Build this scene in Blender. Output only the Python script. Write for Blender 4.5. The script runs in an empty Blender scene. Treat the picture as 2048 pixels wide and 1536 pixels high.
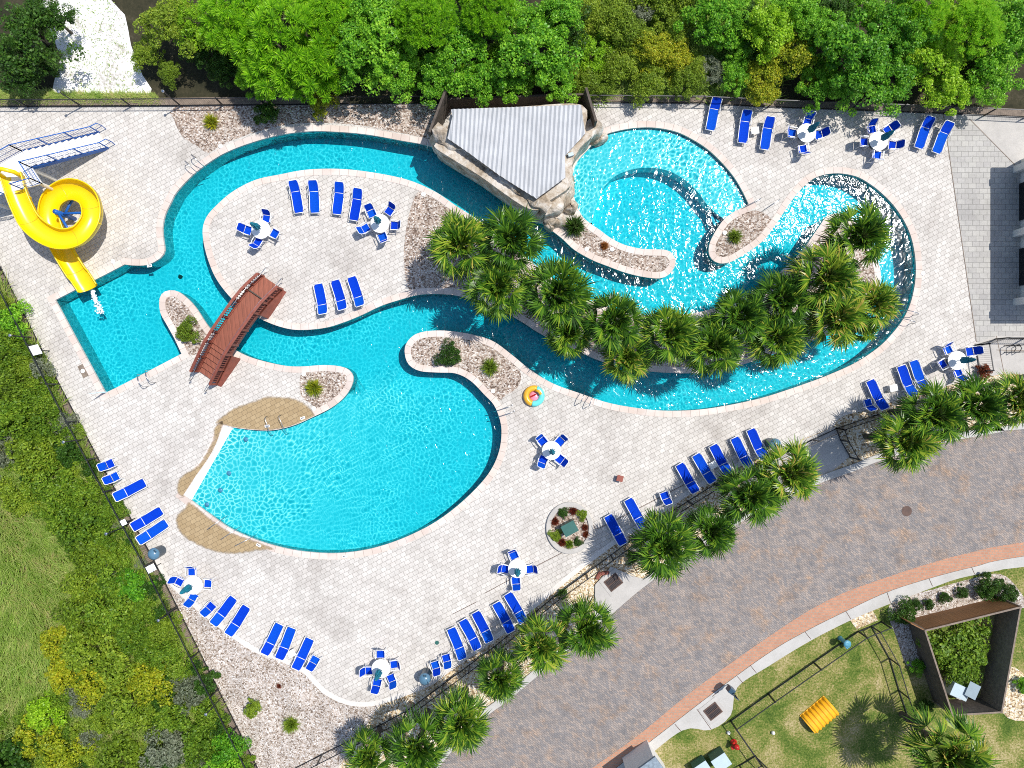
import bpy, math, random
import numpy as np
from mathutils import Vector, Matrix
from mathutils.geometry import delaunay_2d_cdt

# ------------------------------------------------------------------ camera, sky, sun
SC = bpy.context.scene
S = 32.0            # photo pixels per metre on the ground
H = 42.667          # height of the drone
cam_d = bpy.data.cameras.new('camera'); cam = bpy.data.objects.new('camera', cam_d)
SC.collection.objects.link(cam)
cam.location = (0, 0, H); cam_d.lens = 24; cam_d.sensor_width = 36; cam_d.clip_end = 1000
SC.camera = cam
ELEV = math.radians(62.8); AZX, AZY = 0.875, 0.484
sundir = Vector((AZX*math.cos(ELEV), AZY*math.cos(ELEV), math.sin(ELEV))).normalized()
W = bpy.data.worlds.new('World'); SC.world = W; W.use_nodes = True
nt = W.node_tree; nt.nodes.clear()
sky = nt.nodes.new('ShaderNodeTexSky'); sky.sky_type = 'NISHITA'; sky.sun_disc = False
sky.sun_elevation = ELEV; sky.sun_rotation = math.atan2(AZX, AZY)
bg = nt.nodes.new('ShaderNodeBackground'); bg.inputs[1].default_value = 0.15
ow = nt.nodes.new('ShaderNodeOutputWorld')
nt.links.new(sky.outputs[0], bg.inputs[0]); nt.links.new(bg.outputs[0], ow.inputs[0])
sl = bpy.data.lights.new('sun', 'SUN'); sl.energy = 4.35; sl.angle = math.radians(0.5); sl.color = (1, .965, .91)
so = bpy.data.objects.new('sun', sl); SC.collection.objects.link(so)
so.rotation_euler = sundir.to_track_quat('Z', 'Y').to_euler(); so.location = sundir*80
SC.view_settings.view_transform = 'Standard'; SC.view_settings.look = 'None'
SC.view_settings.gamma = 1; SC.view_settings.exposure = 0.06
SC.cycles.max_bounces = 8; SC.cycles.transparent_max_bounces = 12
SC.cycles.caustics_reflective = False; SC.cycles.caustics_refractive = False
SC.cycles.use_denoising = False; SC.cycles.filter_width = 1.0
SC.cycles.sample_clamp_indirect = 6

rnd = random.Random(7)
R = math.radians
C = SC.collection
def P(px, py, h=0.0):
    k = (H-h)/H
    return Vector(((px-1024)/S*k, (768-py)/S*k, h))
def P2(px, py, h=0.0):
    p = P(px, py, h); return (p.x, p.y)

# ------------------------------------------------------------------ materials
def newmat(name):
    m = bpy.data.materials.new(name); m.use_nodes = True
    n = m.node_tree; b = n.nodes['Principled BSDF']
    return m, n, b
def N(n, t, **kw):
    x = n.nodes.new(t)
    for k, v in kw.items():
        if k.startswith('i_'):
            x.inputs[k[2:].replace('_', ' ')].default_value = v
        else: setattr(x, k, v)
    return x
def lk(n, a, b): n.links.new(a, b)
def ramp(n, stops, fac=None, interp='LINEAR'):
    r = n.nodes.new('ShaderNodeValToRGB'); cr = r.color_ramp; cr.interpolation = interp
    while len(cr.elements) < len(stops): cr.elements.new(.5)
    for e, (p, c) in zip(cr.elements, stops): e.position = p; e.color = (*c, 1)
    if fac is not None: lk(n, fac, r.inputs[0])
    return r
def mix(n, a, b, f, mode='MIX'):
    x = n.nodes.new('ShaderNodeMix'); x.data_type = 'RGBA'; x.blend_type = mode
    for s, v in ((6, a), (7, b), (0, f)):
        if hasattr(v, 'links'): lk(n, v, x.inputs[s])
        else: x.inputs[s].default_value = (*v, 1) if isinstance(v, tuple) else v
    return x.outputs[2]
def pos(n): return n.nodes.new('ShaderNodeNewGeometry').outputs['Position']
def mapping(n, src, rot=0, sc=(1, 1, 1)):
    m = n.nodes.new('ShaderNodeMapping'); lk(n, src, m.inputs[0])
    m.inputs['Rotation'].default_value = (0, 0, rot); m.inputs['Scale'].default_value = sc
    return m.outputs[0]
def noise(n, src, scale, detail=3, rough=.5, dist=0):
    x = n.nodes.new('ShaderNodeTexNoise'); lk(n, src, x.inputs['Vector'])
    x.inputs['Scale'].default_value = scale; x.inputs['Detail'].default_value = detail
    x.inputs['Roughness'].default_value = rough; x.inputs['Distortion'].default_value = dist
    return x.outputs[0]
def bump(n, b, h, strength=.5, dist=.02):
    x = n.nodes.new('ShaderNodeBump'); lk(n, h, x.inputs['Height'])
    x.inputs['Strength'].default_value = strength; x.inputs['Distance'].default_value = dist
    lk(n, x.outputs[0], b.inputs['Normal'])

def plain(name, col, rough=.5, metal=0, var=.12, vscale=3.0, spec=.5):
    m, n, b = newmat(name)
    tc = n.nodes.new('ShaderNodeTexCoord').outputs['Object']
    f = noise(n, tc, vscale, 4, .6)
    c = ramp(n, [(.3, tuple(x*(1-var) for x in col)), (.7, tuple(min(1, x*(1+var)) for x in col))], f)
    lk(n, c.outputs[0], b.inputs['Base Color'])
    b.inputs['Roughness'].default_value = rough; b.inputs['Metallic'].default_value = metal
    b.inputs['Specular IOR Level'].default_value = spec
    return m

def brick(name, c1, c2, mortar, bw, rh, ms, rot, off=.5, patch=None, patch_col=None, patch2=None, rough=.85, warp=.0, bstr=.4, spot=True, pw=.55):
    m, n, b = newmat(name)
    p = pos(n)
    v = mapping(n, p, -rot)
    if warp:
        nz = n.nodes.new('ShaderNodeTexNoise'); lk(n, p, nz.inputs['Vector']); nz.inputs['Scale'].default_value = .35
        va = n.nodes.new('ShaderNodeVectorMath'); va.operation = 'MULTIPLY_ADD'
        lk(n, nz.outputs[1], va.inputs[0]); va.inputs[1].default_value = (warp,)*3; lk(n, v, va.inputs[2]); v = va.outputs[0]
    t = N(n, 'ShaderNodeTexBrick', offset=off, squash=1.0)
    lk(n, v, t.inputs['Vector'])
    for k, val in (('Color1', c1), ('Color2', c2), ('Mortar', mortar)): t.inputs[k].default_value = (*val, 1)
    t.inputs['Scale'].default_value = 1; t.inputs['Brick Width'].default_value = bw; t.inputs['Row Height'].default_value = rh
    t.inputs['Mortar Size'].default_value = ms; t.inputs['Mortar Smooth'].default_value = .2; t.inputs['Bias'].default_value = 0
    col = t.outputs[0]
    if patch:
        f = noise(n, p, patch, 4, .65)
        f1 = ramp(n, [(.52, (0, 0, 0)), (.72, (pw,)*3)], f)
        col = mix(n, col, patch_col, f1.outputs[0], 'MULTIPLY')
    if patch2:
        f = noise(n, p, 1.1, 5, .7)
        f1 = ramp(n, [(.4, (0, 0, 0)), (.7, (.7,)*3)], f)
        col = mix(n, col, patch2, f1.outputs[0], 'MULTIPLY')
    if spot:
        g = noise(n, p, 9, 3, .8)
        g1 = ramp(n, [(.3, (.88,)*3), (.7, (1.06,)*3)], g)
        col = mix(n, col, g1.outputs[0], 1.0, 'MULTIPLY')
    lk(n, col, b.inputs['Base Color']); b.inputs['Roughness'].default_value = rough
    b.inputs['Specular IOR Level'].default_value = .25
    inv = N(n, 'ShaderNodeMath', operation='SUBTRACT'); inv.inputs[0].default_value = 1; lk(n, t.outputs['Fac'], inv.inputs[1])
    bump(n, b, inv.outputs[0], bstr, .01)
    return m

def soften(m):
    n = m.node_tree; out = n.nodes['Material Output']; b = n.nodes['Principled BSDF']
    a = n.nodes.new('ShaderNodeAttribute'); a.attribute_name = 'edge'
    f = noise(n, pos(n), 4, 4, .7); q = N(n, 'ShaderNodeMath', operation='MULTIPLY_ADD'); lk(n, f, q.inputs[0]); q.inputs[1].default_value = .9; lk(n, a.outputs['Fac'], q.inputs[2])
    rr_ = ramp(n, [(.42, (0, 0, 0)), (1.0, (.95,)*3)], q.outputs[0]); tr = n.nodes.new('ShaderNodeBsdfTransparent'); ms = n.nodes.new('ShaderNodeMixShader')
    lk(n, rr_.outputs[0], ms.inputs[0]); lk(n, tr.outputs[0], ms.inputs[1]); lk(n, b.outputs[0], ms.inputs[2]); lk(n, ms.outputs[0], out.inputs[0])
def gravel(name, stops, scale=11, dark=.55):
    m, n, b = newmat(name); p = pos(n)
    v = N(n, 'ShaderNodeTexVoronoi'); lk(n, p, v.inputs['Vector']); v.inputs['Scale'].default_value = scale
    sp = n.nodes.new('ShaderNodeSeparateColor'); lk(n, v.outputs['Color'], sp.inputs[0])
    c = ramp(n, stops, sp.outputs[0])
    g = noise(n, p, .9, 4, .6)
    g1 = ramp(n, [(.35, (.80,)*3), (.65, (1.08,)*3)], g)
    col = mix(n, c.outputs[0], g1.outputs[0], 1.0, 'MULTIPLY')
    lk(n, col, b.inputs['Base Color']); b.inputs['Roughness'].default_value = .9; b.inputs['Specular IOR Level'].default_value = .2
    d = N(n, 'ShaderNodeMath', operation='SUBTRACT'); d.inputs[0].default_value = 1; lk(n, v.outputs['Distance'], d.inputs[1])
    bump(n, b, d.outputs[0], .9, .06)
    return m

def leafmat(name, stops, rough=.5, trans=.35, nscale=1.2, npow=.5):
    m, n, b = newmat(name)
    g = n.nodes.new('ShaderNodeNewGeometry')
    oi = n.nodes.new('ShaderNodeObjectInfo')
    f = noise(n, g.outputs['Position'], nscale, 3, .6)
    a = N(n, 'ShaderNodeMath', operation='MULTIPLY'); lk(n, g.outputs['Random Per Island'], a.inputs[0]); a.inputs[1].default_value = 1-npow
    c = N(n, 'ShaderNodeMath', operation='MULTIPLY_ADD'); lk(n, f, c.inputs[0]); c.inputs[1].default_value = npow; lk(n, a.outputs[0], c.inputs[2])
    d = N(n, 'ShaderNodeMath', operation='MULTIPLY_ADD'); lk(n, oi.outputs['Random'], d.inputs[0]); d.inputs[1].default_value = .25; lk(n, c.outputs[0], d.inputs[2])
    e = N(n, 'ShaderNodeMath', operation='SUBTRACT'); lk(n, d.outputs[0], e.inputs[0]); e.inputs[1].default_value = .12
    r = ramp(n, stops, e.outputs[0])
    lk(n, r.outputs[0], b.inputs['Base Color']); b.inputs['Roughness'].default_value = rough
    b.inputs['Specular IOR Level'].default_value = .35
    out = n.nodes['Material Output']
    tr = n.nodes.new('ShaderNodeBsdfTranslucent'); 
    tcol = mix(n, r.outputs[0], (1.0, 1.0, .5), .15)
    lk(n, tcol, tr.inputs[0])
    ms = n.nodes.new('ShaderNodeMixShader'); ms.inputs[0].default_value = trans
    lk(n, b.outputs[0], ms.inputs[1]); lk(n, tr.outputs[0], ms.inputs[2]); lk(n, ms.outputs[0], out.inputs[0])
    return m

def mottled(name, stops, scale=1.0, detail=6, rough=.95, scale2=8, bs=.6, aniso=None, b2=.35):
    m, n, b = newmat(name); p = pos(n)
    if aniso: p = mapping(n, p, aniso[0], aniso[1])
    f = noise(n, p, scale, detail, .65, .4); f2 = noise(n, p, scale2, 4, .7)
    a = N(n, 'ShaderNodeMath', operation='MULTIPLY'); lk(n, f2, a.inputs[0]); a.inputs[1].default_value = b2
    c = N(n, 'ShaderNodeMath', operation='MULTIPLY_ADD'); lk(n, f, c.inputs[0]); c.inputs[1].default_value = 1-b2; lk(n, a.outputs[0], c.inputs[2])
    r = ramp(n, stops, c.outputs[0]); lk(n, r.outputs[0], b.inputs['Base Color'])
    b.inputs['Roughness'].default_value = rough; b.inputs['Specular IOR Level'].default_value = .2
    bump(n, b, f2, bs, .05)
    return m

M = {}
ROT = R(27.2)
M['deck'] = brick('deck_pavers', (.69, .65, .595), (.59, .555, .505), (.38, .35, .31), .34, .27, .014, ROT, patch=.22, patch_col=(.74, .72, .71), patch2=(.78, .76, .75), warp=.05, pw=.9)
M['deck_grey'] = brick('grey_pavers', (.50, .48, .44), (.43, .41, .385), (.26, .25, .23), .46, .33, .014, 0, patch=.3, patch_col=(.72, .72, .74), patch2=(.9, .9, .88))
M['wet'] = brick('wet_pavers', (.46, .34, .19), (.39, .28, .15), (.22, .155, .085), .34, .27, .012, ROT, rough=.35, warp=.05)
soften(M['wet'])
M['coping'] = brick('coping_stone', (.68, .60, .54), (.60, .51, .455), (.44, .38, .34), .5, .6, .012, R(12), off=.3, bstr=.2)
def uvbrick(name, c1, c2, mort, bw=.55, ms=.016):
    m, n, b = newmat(name)
    uv = n.nodes.new('ShaderNodeUVMap').outputs[0]
    t = N(n, 'ShaderNodeTexBrick', offset=0.0); lk(n, uv, t.inputs['Vector'])
    for k, val in (('Color1', c1), ('Color2', c2), ('Mortar', mort)): t.inputs[k].default_value = (*val, 1)
    t.inputs['Scale'].default_value = 1; t.inputs['Brick Width'].default_value = bw; t.inputs['Row Height'].default_value = 5
    t.inputs['Mortar Size'].default_value = ms
    f = noise(n, pos(n), .5, 4, .6); f1 = ramp(n, [(.4, (.93, .88, .84)), (.6, (1.06,)*3)], f)
    c = mix(n, t.outputs[0], f1.outputs[0], 1.0, 'MULTIPLY')
    lk(n, c, b.inputs['Base Color']); b.inputs['Roughness'].default_value = .8
    b.inputs['Specular IOR Level'].default_value = .25
    return m
M['coping'] = uvbrick('coping_stone', (.70, .62, .56), (.61, .53, .48), (.42, .36, .32))
M['road'] = brick('road_pavers', (.40, .33, .28), (.25, .235, .23), (.15, .13, .12), .22, .11, .010, R(-38), patch=.8, patch_col=(1.2, .98, .78), patch2=(.55, .58, .62), bstr=.3, pw=1.0)
M['redbrick'] = brick('red_brick_band', (.54, .27, .165), (.44, .22, .14), (.38, .28, .21), .24, .16, .02, R(-2), off=.5, patch=.5, patch_col=(.9, .85, .8), bstr=.3)
M['concrete'] = mottled('kerb_concrete', [(.3, (.40, .385, .35)), (.55, (.50, .48, .445)), (.75, (.57, .55, .51))], .8, 5, .9, 12, .15)
M['concrete_pale'] = mottled('pale_concrete', [(.3, (.40, .38, .35)), (.6, (.52, .49, .45))], 1.2, 5, .9, 14, .15)
M['edging'] = mottled('edging_stone', [(.3, (.60, .56, .51)), (.6, (.70, .66, .61))], 1.5, 4, .9, 14, .15)
M['gravel'] = gravel('river_gravel', [(0, (.12, .085, .065)), (.2, (.27, .19, .145)), (.45, (.46, .36, .29)), (.75, (.60, .51, .43)), (1, (.80, .74, .68))], 13)
M['gravel_white'] = gravel('white_gravel', [(0, (.17, .12, .085)), (.17, (.36, .28, .22)), (.45, (.55, .475, .405)), (.85, (.68, .61, .55)), (1, (.82, .78, .74))], 14)
M['gravel_tan'] = gravel('tan_gravel', [(0, (.20, .13, .07)), (.2, (.46, .32, .18)), (.5, (.70, .55, .34)), (.8, (.82, .72, .55)), (1, (.86, .80, .70))], 11)
M['sand'] = mottled('white_sand', [(.30, (.22, .22, .15)), (.40, (.50, .47, .42)), (.50, (.82, .80, .78)), (1, (.90, .88, .86))], .5, 8, .95, 5, .6, b2=.5)
M['scrub_ground'] = mottled('scrub_ground', [(.34, (.02, .035, .008)), (.43, (.08, .12, .02)), (.5, (.16, .20, .04)), (.57, (.24, .19, .09)), (.70, (.42, .37, .26))], .45, 8, .95, 6, 1.0)
M['forest_floor'] = mottled('forest_floor', [(.35, (.02, .022, .012)), (.55, (.05, .045, .025)), (.75, (.12, .10, .07))], .8, 6, .95, 6, .6)
M['lawn'] = mottled('lawn_grass', [(.36, (.035, .075, .010)), (.46, (.11, .16, .025)), (.53, (.25, .23, .07)), (.62, (.46, .37, .20))], .45, 8, .95, 9, .8, b2=.45)
M['soil'] = mottled('bare_soil', [(.3, (.2, .15, .1)), (.7, (.4, .33, .25))], 1, 5)
def plaster():
    m, n, b = newmat('pool_plaster'); p = pos(n)
    f = noise(n, p, .35, 4, .6)
    r = ramp(n, [(.3, (.78, .92, .94)), (.7, (.88, .96, .97))], f); lk(n, r.outputs[0], b.inputs['Base Color'])
    b.inputs['Roughness'].default_value = .8
    return m
M['plaster'] = plaster()
M['tile'] = plain('waterline_tile', (.05, .22, .36), .3, vscale=6)
def water():
    m = bpy.data.materials.new('pool_water'); m.use_nodes = True; n = m.node_tree; n.nodes.clear()
    out = n.nodes.new('ShaderNodeOutputMaterial'); p = pos(n)
    # caustic light web painted into the transmission colour: warped cells
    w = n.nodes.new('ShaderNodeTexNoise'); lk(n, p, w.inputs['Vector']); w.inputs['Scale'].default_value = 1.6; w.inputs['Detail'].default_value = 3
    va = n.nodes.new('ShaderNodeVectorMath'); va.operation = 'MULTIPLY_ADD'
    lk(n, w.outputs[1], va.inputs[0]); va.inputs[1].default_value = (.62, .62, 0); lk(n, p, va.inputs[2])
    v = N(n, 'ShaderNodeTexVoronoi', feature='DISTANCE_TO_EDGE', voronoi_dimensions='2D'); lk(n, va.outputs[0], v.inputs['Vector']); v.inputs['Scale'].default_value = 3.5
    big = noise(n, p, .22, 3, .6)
    r = ramp(n, [(0, (1, 1, 1)), (.05, (.62, .93, .95)), (.16, (.17, .72, .77)), (.5, (.06, .57, .64))], v.outputs['Distance'])  # bright lines and darker cells stand for sunlight focused by ripples
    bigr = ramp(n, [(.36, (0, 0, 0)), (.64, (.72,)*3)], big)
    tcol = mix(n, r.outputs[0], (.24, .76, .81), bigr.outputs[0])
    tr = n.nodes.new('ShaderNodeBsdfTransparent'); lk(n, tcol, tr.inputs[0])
    gl = n.nodes.new('ShaderNodeBsdfGlossy'); gl.inputs['Roughness'].default_value = .11
    bp = n.nodes.new('ShaderNodeBump'); bp.inputs['Strength'].default_value = 1; bp.inputs['Distance'].default_value = .08
    h1 = noise(n, mapping(n, p, .6, (1, .8, 1)), 2.3, 2, .45, .8)
    h2 = noise(n, mapping(n, p, .6, (1, .55, 1)), .7, 2, .5)
    hm = N(n, 'ShaderNodeMath', operation='MULTIPLY_ADD'); lk(n, h2, hm.inputs[0]); hm.inputs[1].default_value = 1.2; lk(n, h1, hm.inputs[2])
    sx = n.nodes.new('ShaderNodeSeparateXYZ'); lk(n, p, sx.inputs[0]); mr = n.nodes.new('ShaderNodeMapRange'); lk(n, sx.outputs[0], mr.inputs[0])
    for q, v_ in zip((1, 2, 3, 4), (13.5, 20.5, 1.0, .85)): mr.inputs[q].default_value = v_
    mr2 = n.nodes.new('ShaderNodeMapRange'); lk(n, sx.outputs[0], mr2.inputs[0])
    for q, v_ in zip((1, 2, 3, 4), (21.0, 24.0, 1.0, .5)): mr2.inputs[q].default_value = v_
    mm = N(n, 'ShaderNodeMath', operation='MULTIPLY'); lk(n, mr.outputs[0], mm.inputs[0]); lk(n, mr2.outputs[0], mm.inputs[1])
    lk(n, mm.outputs[0], bp.inputs['Strength']); lk(n, hm.outputs[0], bp.inputs['Height']); lk(n, bp.outputs[0], gl.inputs['Normal'])
    fr = n.nodes.new('ShaderNodeFresnel'); fr.inputs[0].default_value = 1.33
    ms = n.nodes.new('ShaderNodeMixShader'); lk(n, fr.outputs[0], ms.inputs[0]); lk(n, tr.outputs[0], ms.inputs[1]); lk(n, gl.outputs[0], ms.inputs[2])
    lk(n, ms.outputs[0], out.inputs[0])
    ab = n.nodes.new('ShaderNodeVolumeAbsorption'); ab.inputs[0].default_value = (.012, .90, .94, 1); ab.inputs[1].default_value = .8
    lk(n, ab.outputs[0], out.inputs[1])
    return m
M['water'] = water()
M['foam'] = plain('white_water', (.85, .92, .93), .4, vscale=8)
M['blue'] = plain('blue_sling', (.001, .045, .50), .8, vscale=12, var=.15, spec=.08)
M['bluepaint'] = plain('blue_paint', (.01, .11, .42), .4)
_n = M['blue'].node_tree; _oi = _n.nodes.new('ShaderNodeObjectInfo'); _b = _n.nodes['Principled BSDF']; _src = _b.inputs['Base Color'].links[0].from_socket
_r = ramp(_n, [(0, (1, .75, .9)), (.6, (1, 1.1, 1.0)), (1, (2.0, 1.7, 1.0))], _oi.outputs['Random']); lk(_n, mix(_n, _src, _r.outputs[0], 1.0, 'MULTIPLY'), _b.inputs['Base Color'])
M['teal'] = plain('teal_canvas', (.0, .17, .24), .8, vscale=8, var=.25)
M['white'] = plain('white_plastic', (.80, .80, .78), .35, var=.04)
M['white2'] = plain('white_resin_top', (.84, .84, .82), .35, var=.03)
M['yellow'] = plain('yellow_fibreglass', (.86, .60, .004), .28, var=.06, vscale=.8)
M['steel'] = plain('stainless_steel', (.55, .56, .58), .25, 1.0)
M['black'] = plain('black_metal', (.012, .014, .018), .45)
M['darkbin'] = plain('slate_plastic', (.03, .07, .11), .35)
M['lid'] = plain('blue_grey_lid', (.09, .19, .28), .3)
def wood(name, col, rot, sc=7, rough=.7):
    m, n, b = newmat(name); p = pos(n)
    v = mapping(n, p, -rot, (sc, .6, .6))
    w = N(n, 'ShaderNodeTexWave', wave_type='BANDS', bands_direction='X', wave_profile='SAW'); lk(n, v, w.inputs['Vector']); w.inputs['Scale'].default_value = .32; w.inputs['Distortion'].default_value = 0
    f = noise(n, v, 2, 4)
    r = ramp(n, [(0, tuple(x*.35 for x in col)), (.10, tuple(x*.9 for x in col)), (1, tuple(x*1.1 for x in col))], w.outputs[0])
    r2 = ramp(n, [(.3, (.8,)*3), (.7, (1.15,)*3)], f)
    lk(n, mix(n, r.outputs[0], r2.outputs[0], 1.0, 'MULTIPLY'), b.inputs['Base Color']); b.inputs['Roughness'].default_value = rough
    return m
M['deckwood'] = wood('red_brown_boards', (.27, .085, .05), R(57.4), 7)
M['redwood'] = plain('red_brown_trim', (.24, .065, .04), .6, var=.2, vscale=4)
M['timber'] = plain('weathered_timber', (.22, .17, .13), .85, var=.3, vscale=5)
M['timber_dark'] = plain('dark_timber', (.09, .07, .055), .85, var=.35, vscale=4)
M['fenceboard'] = wood('brown_fence_boards', (.27, .125, .045), R(14), 7)
M['roof'] = plain('white_ribbed_metal', (.46, .465, .47), .5, var=.1, vscale=1.2)
def rockm():
    m, n, b = newmat('tan_rock'); p = pos(n)
    f = noise(n, p, 1.5, 7, .65, .6)
    r = ramp(n, [(.3, (.15, .11, .07)), (.45, (.42, .34, .25)), (.58, (.60, .54, .46)), (.75, (.76, .73, .70))], f)
    lk(n, r.outputs[0], b.inputs['Base Color']); b.inputs['Roughness'].default_value = .85
    bump(n, b, noise(n, p, 4, 5, .6), .8, .12)
    return m
M['rock'] = rockm()
M['bark'] = plain('palm_bark', (.10, .08, .055), .9, var=.45, vscale=8)
M['palm'] = leafmat('palm_fronds', [(0, (.008, .03, .004)), (.40, (.028, .085, .008)), (.66, (.09, .20, .014)), (.88, (.28, .36, .03)), (1, (.46, .30, .08))], .3, .08, .8, .25)
M['palm'].node_tree.nodes['Principled BSDF'].inputs['Specular IOR Level'].default_value = .12
M['leaf_green'] = leafmat('green_leaves', [(0, (.02, .09, .008)), (.35, (.10, .34, .02)), (.7, (.34, .66, .04)), (1, (.60, .80, .09))], .4, .4, .9, .6)
M['leaf_lime'] = leafmat('lime_leaves', [(0, (.06, .18, .010)), (.5, (.32, .58, .02)), (1, (.62, .80, .06))], .4, .4, .9, .6)
M['leaf_yellow'] = leafmat('yellowing_leaves', [(0, (.10, .19, .01)), (.5, (.36, .44, .02)), (.8, (.62, .56, .03)), (1, (.72, .46, .03))])
M['leaf_olive'] = leafmat('olive_leaves', [(0, (.05, .10, .010)), (.5, (.23, .36, .025)), (.8, (.44, .54, .05)), (1, (.60, .54, .14))], .5, .4, .9, .6)
M['leaf_dark'] = leafmat('dark_leaves', [(0, (.012, .045, .006)), (.5, (.045, .13, .012)), (1, (.14, .28, .03))])
M['leaf_grey'] = leafmat('grey_green_leaves', [(0, (.10, .12, .07)), (.5, (.22, .26, .16)), (1, (.42, .44, .34))])
M['leaf_heath'] = leafmat('heath_leaves', [(0, (.03, .08, .008)), (.4, (.12, .24, .016)), (.75, (.28, .42, .03)), (1, (.42, .46, .08))])
M['leaf_red'] = leafmat('red_leaves', [(0, (.07, .008, .008)), (.5, (.22, .03, .02)), (.8, (.35, .09, .03)), (1, (.15, .18, .03))])
M['leaf_orange'] = leafmat('orange_leaves', [(0, (.3, .08, .02)), (1, (.6, .25, .05))])
M['pine'] = leafmat('pine_needles', [(0, (.05, .18, .006)), (.4, (.22, .52, .012)), (.8, (.46, .78, .03)), (1, (.6, .68, .05))], .4, .4, .9, .5)
M['grassblade'] = leafmat('grass_blades', [(0, (.05, .11, .012)), (.3, (.19, .34, .03)), (.6, (.42, .54, .12)), (.8, (.56, .48, .2)), (1, (.76, .66, .40))], .5, .3, 1.1, .6)
M['lawnblade'] = leafmat('lawn_blades', [(0, (.04, .10, .012)), (.5, (.12, .20, .03)), (1, (.40, .36, .16))], .5, .3, .5, .6)
M['glass'] = plain('dark_glass', (.01, .012, .015), .1)
M['greenbox'] = plain('green_steel', (.03, .12, .10), .4)
M['stucco'] = plain('white_stucco', (.74, .72, .68), .8, var=.05)
M['red'] = plain('red_paint', (.5, .015, .01), .3)
M['orange'] = plain('orange_plastic', (.92, .42, .01), .4, var=.1)
M['pink'] = plain('pink_vinyl', (.8, .3, .42), .3)
M['aqua'] = plain('aqua_vinyl', (.15, .68, .66), .3)
M['amber'] = plain('amber_vinyl', (.8, .42, .03), .3)
M['terracotta'] = plain('terracotta', (.28, .07, .045), .6)
M['iron'] = plain('rusty_iron', (.10, .055, .04), .7, var=.3)
M['cabinet'] = plain('pale_cabinet', (.46, .56, .60), .4, var=.05)
M['shingle'] = plain('grey_blue_shingle', (.22, .27, .31), .8, var=.3, vscale=6)
M['sky_paint'] = plain('light_blue_paint', (.10, .32, .42), .4)

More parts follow.
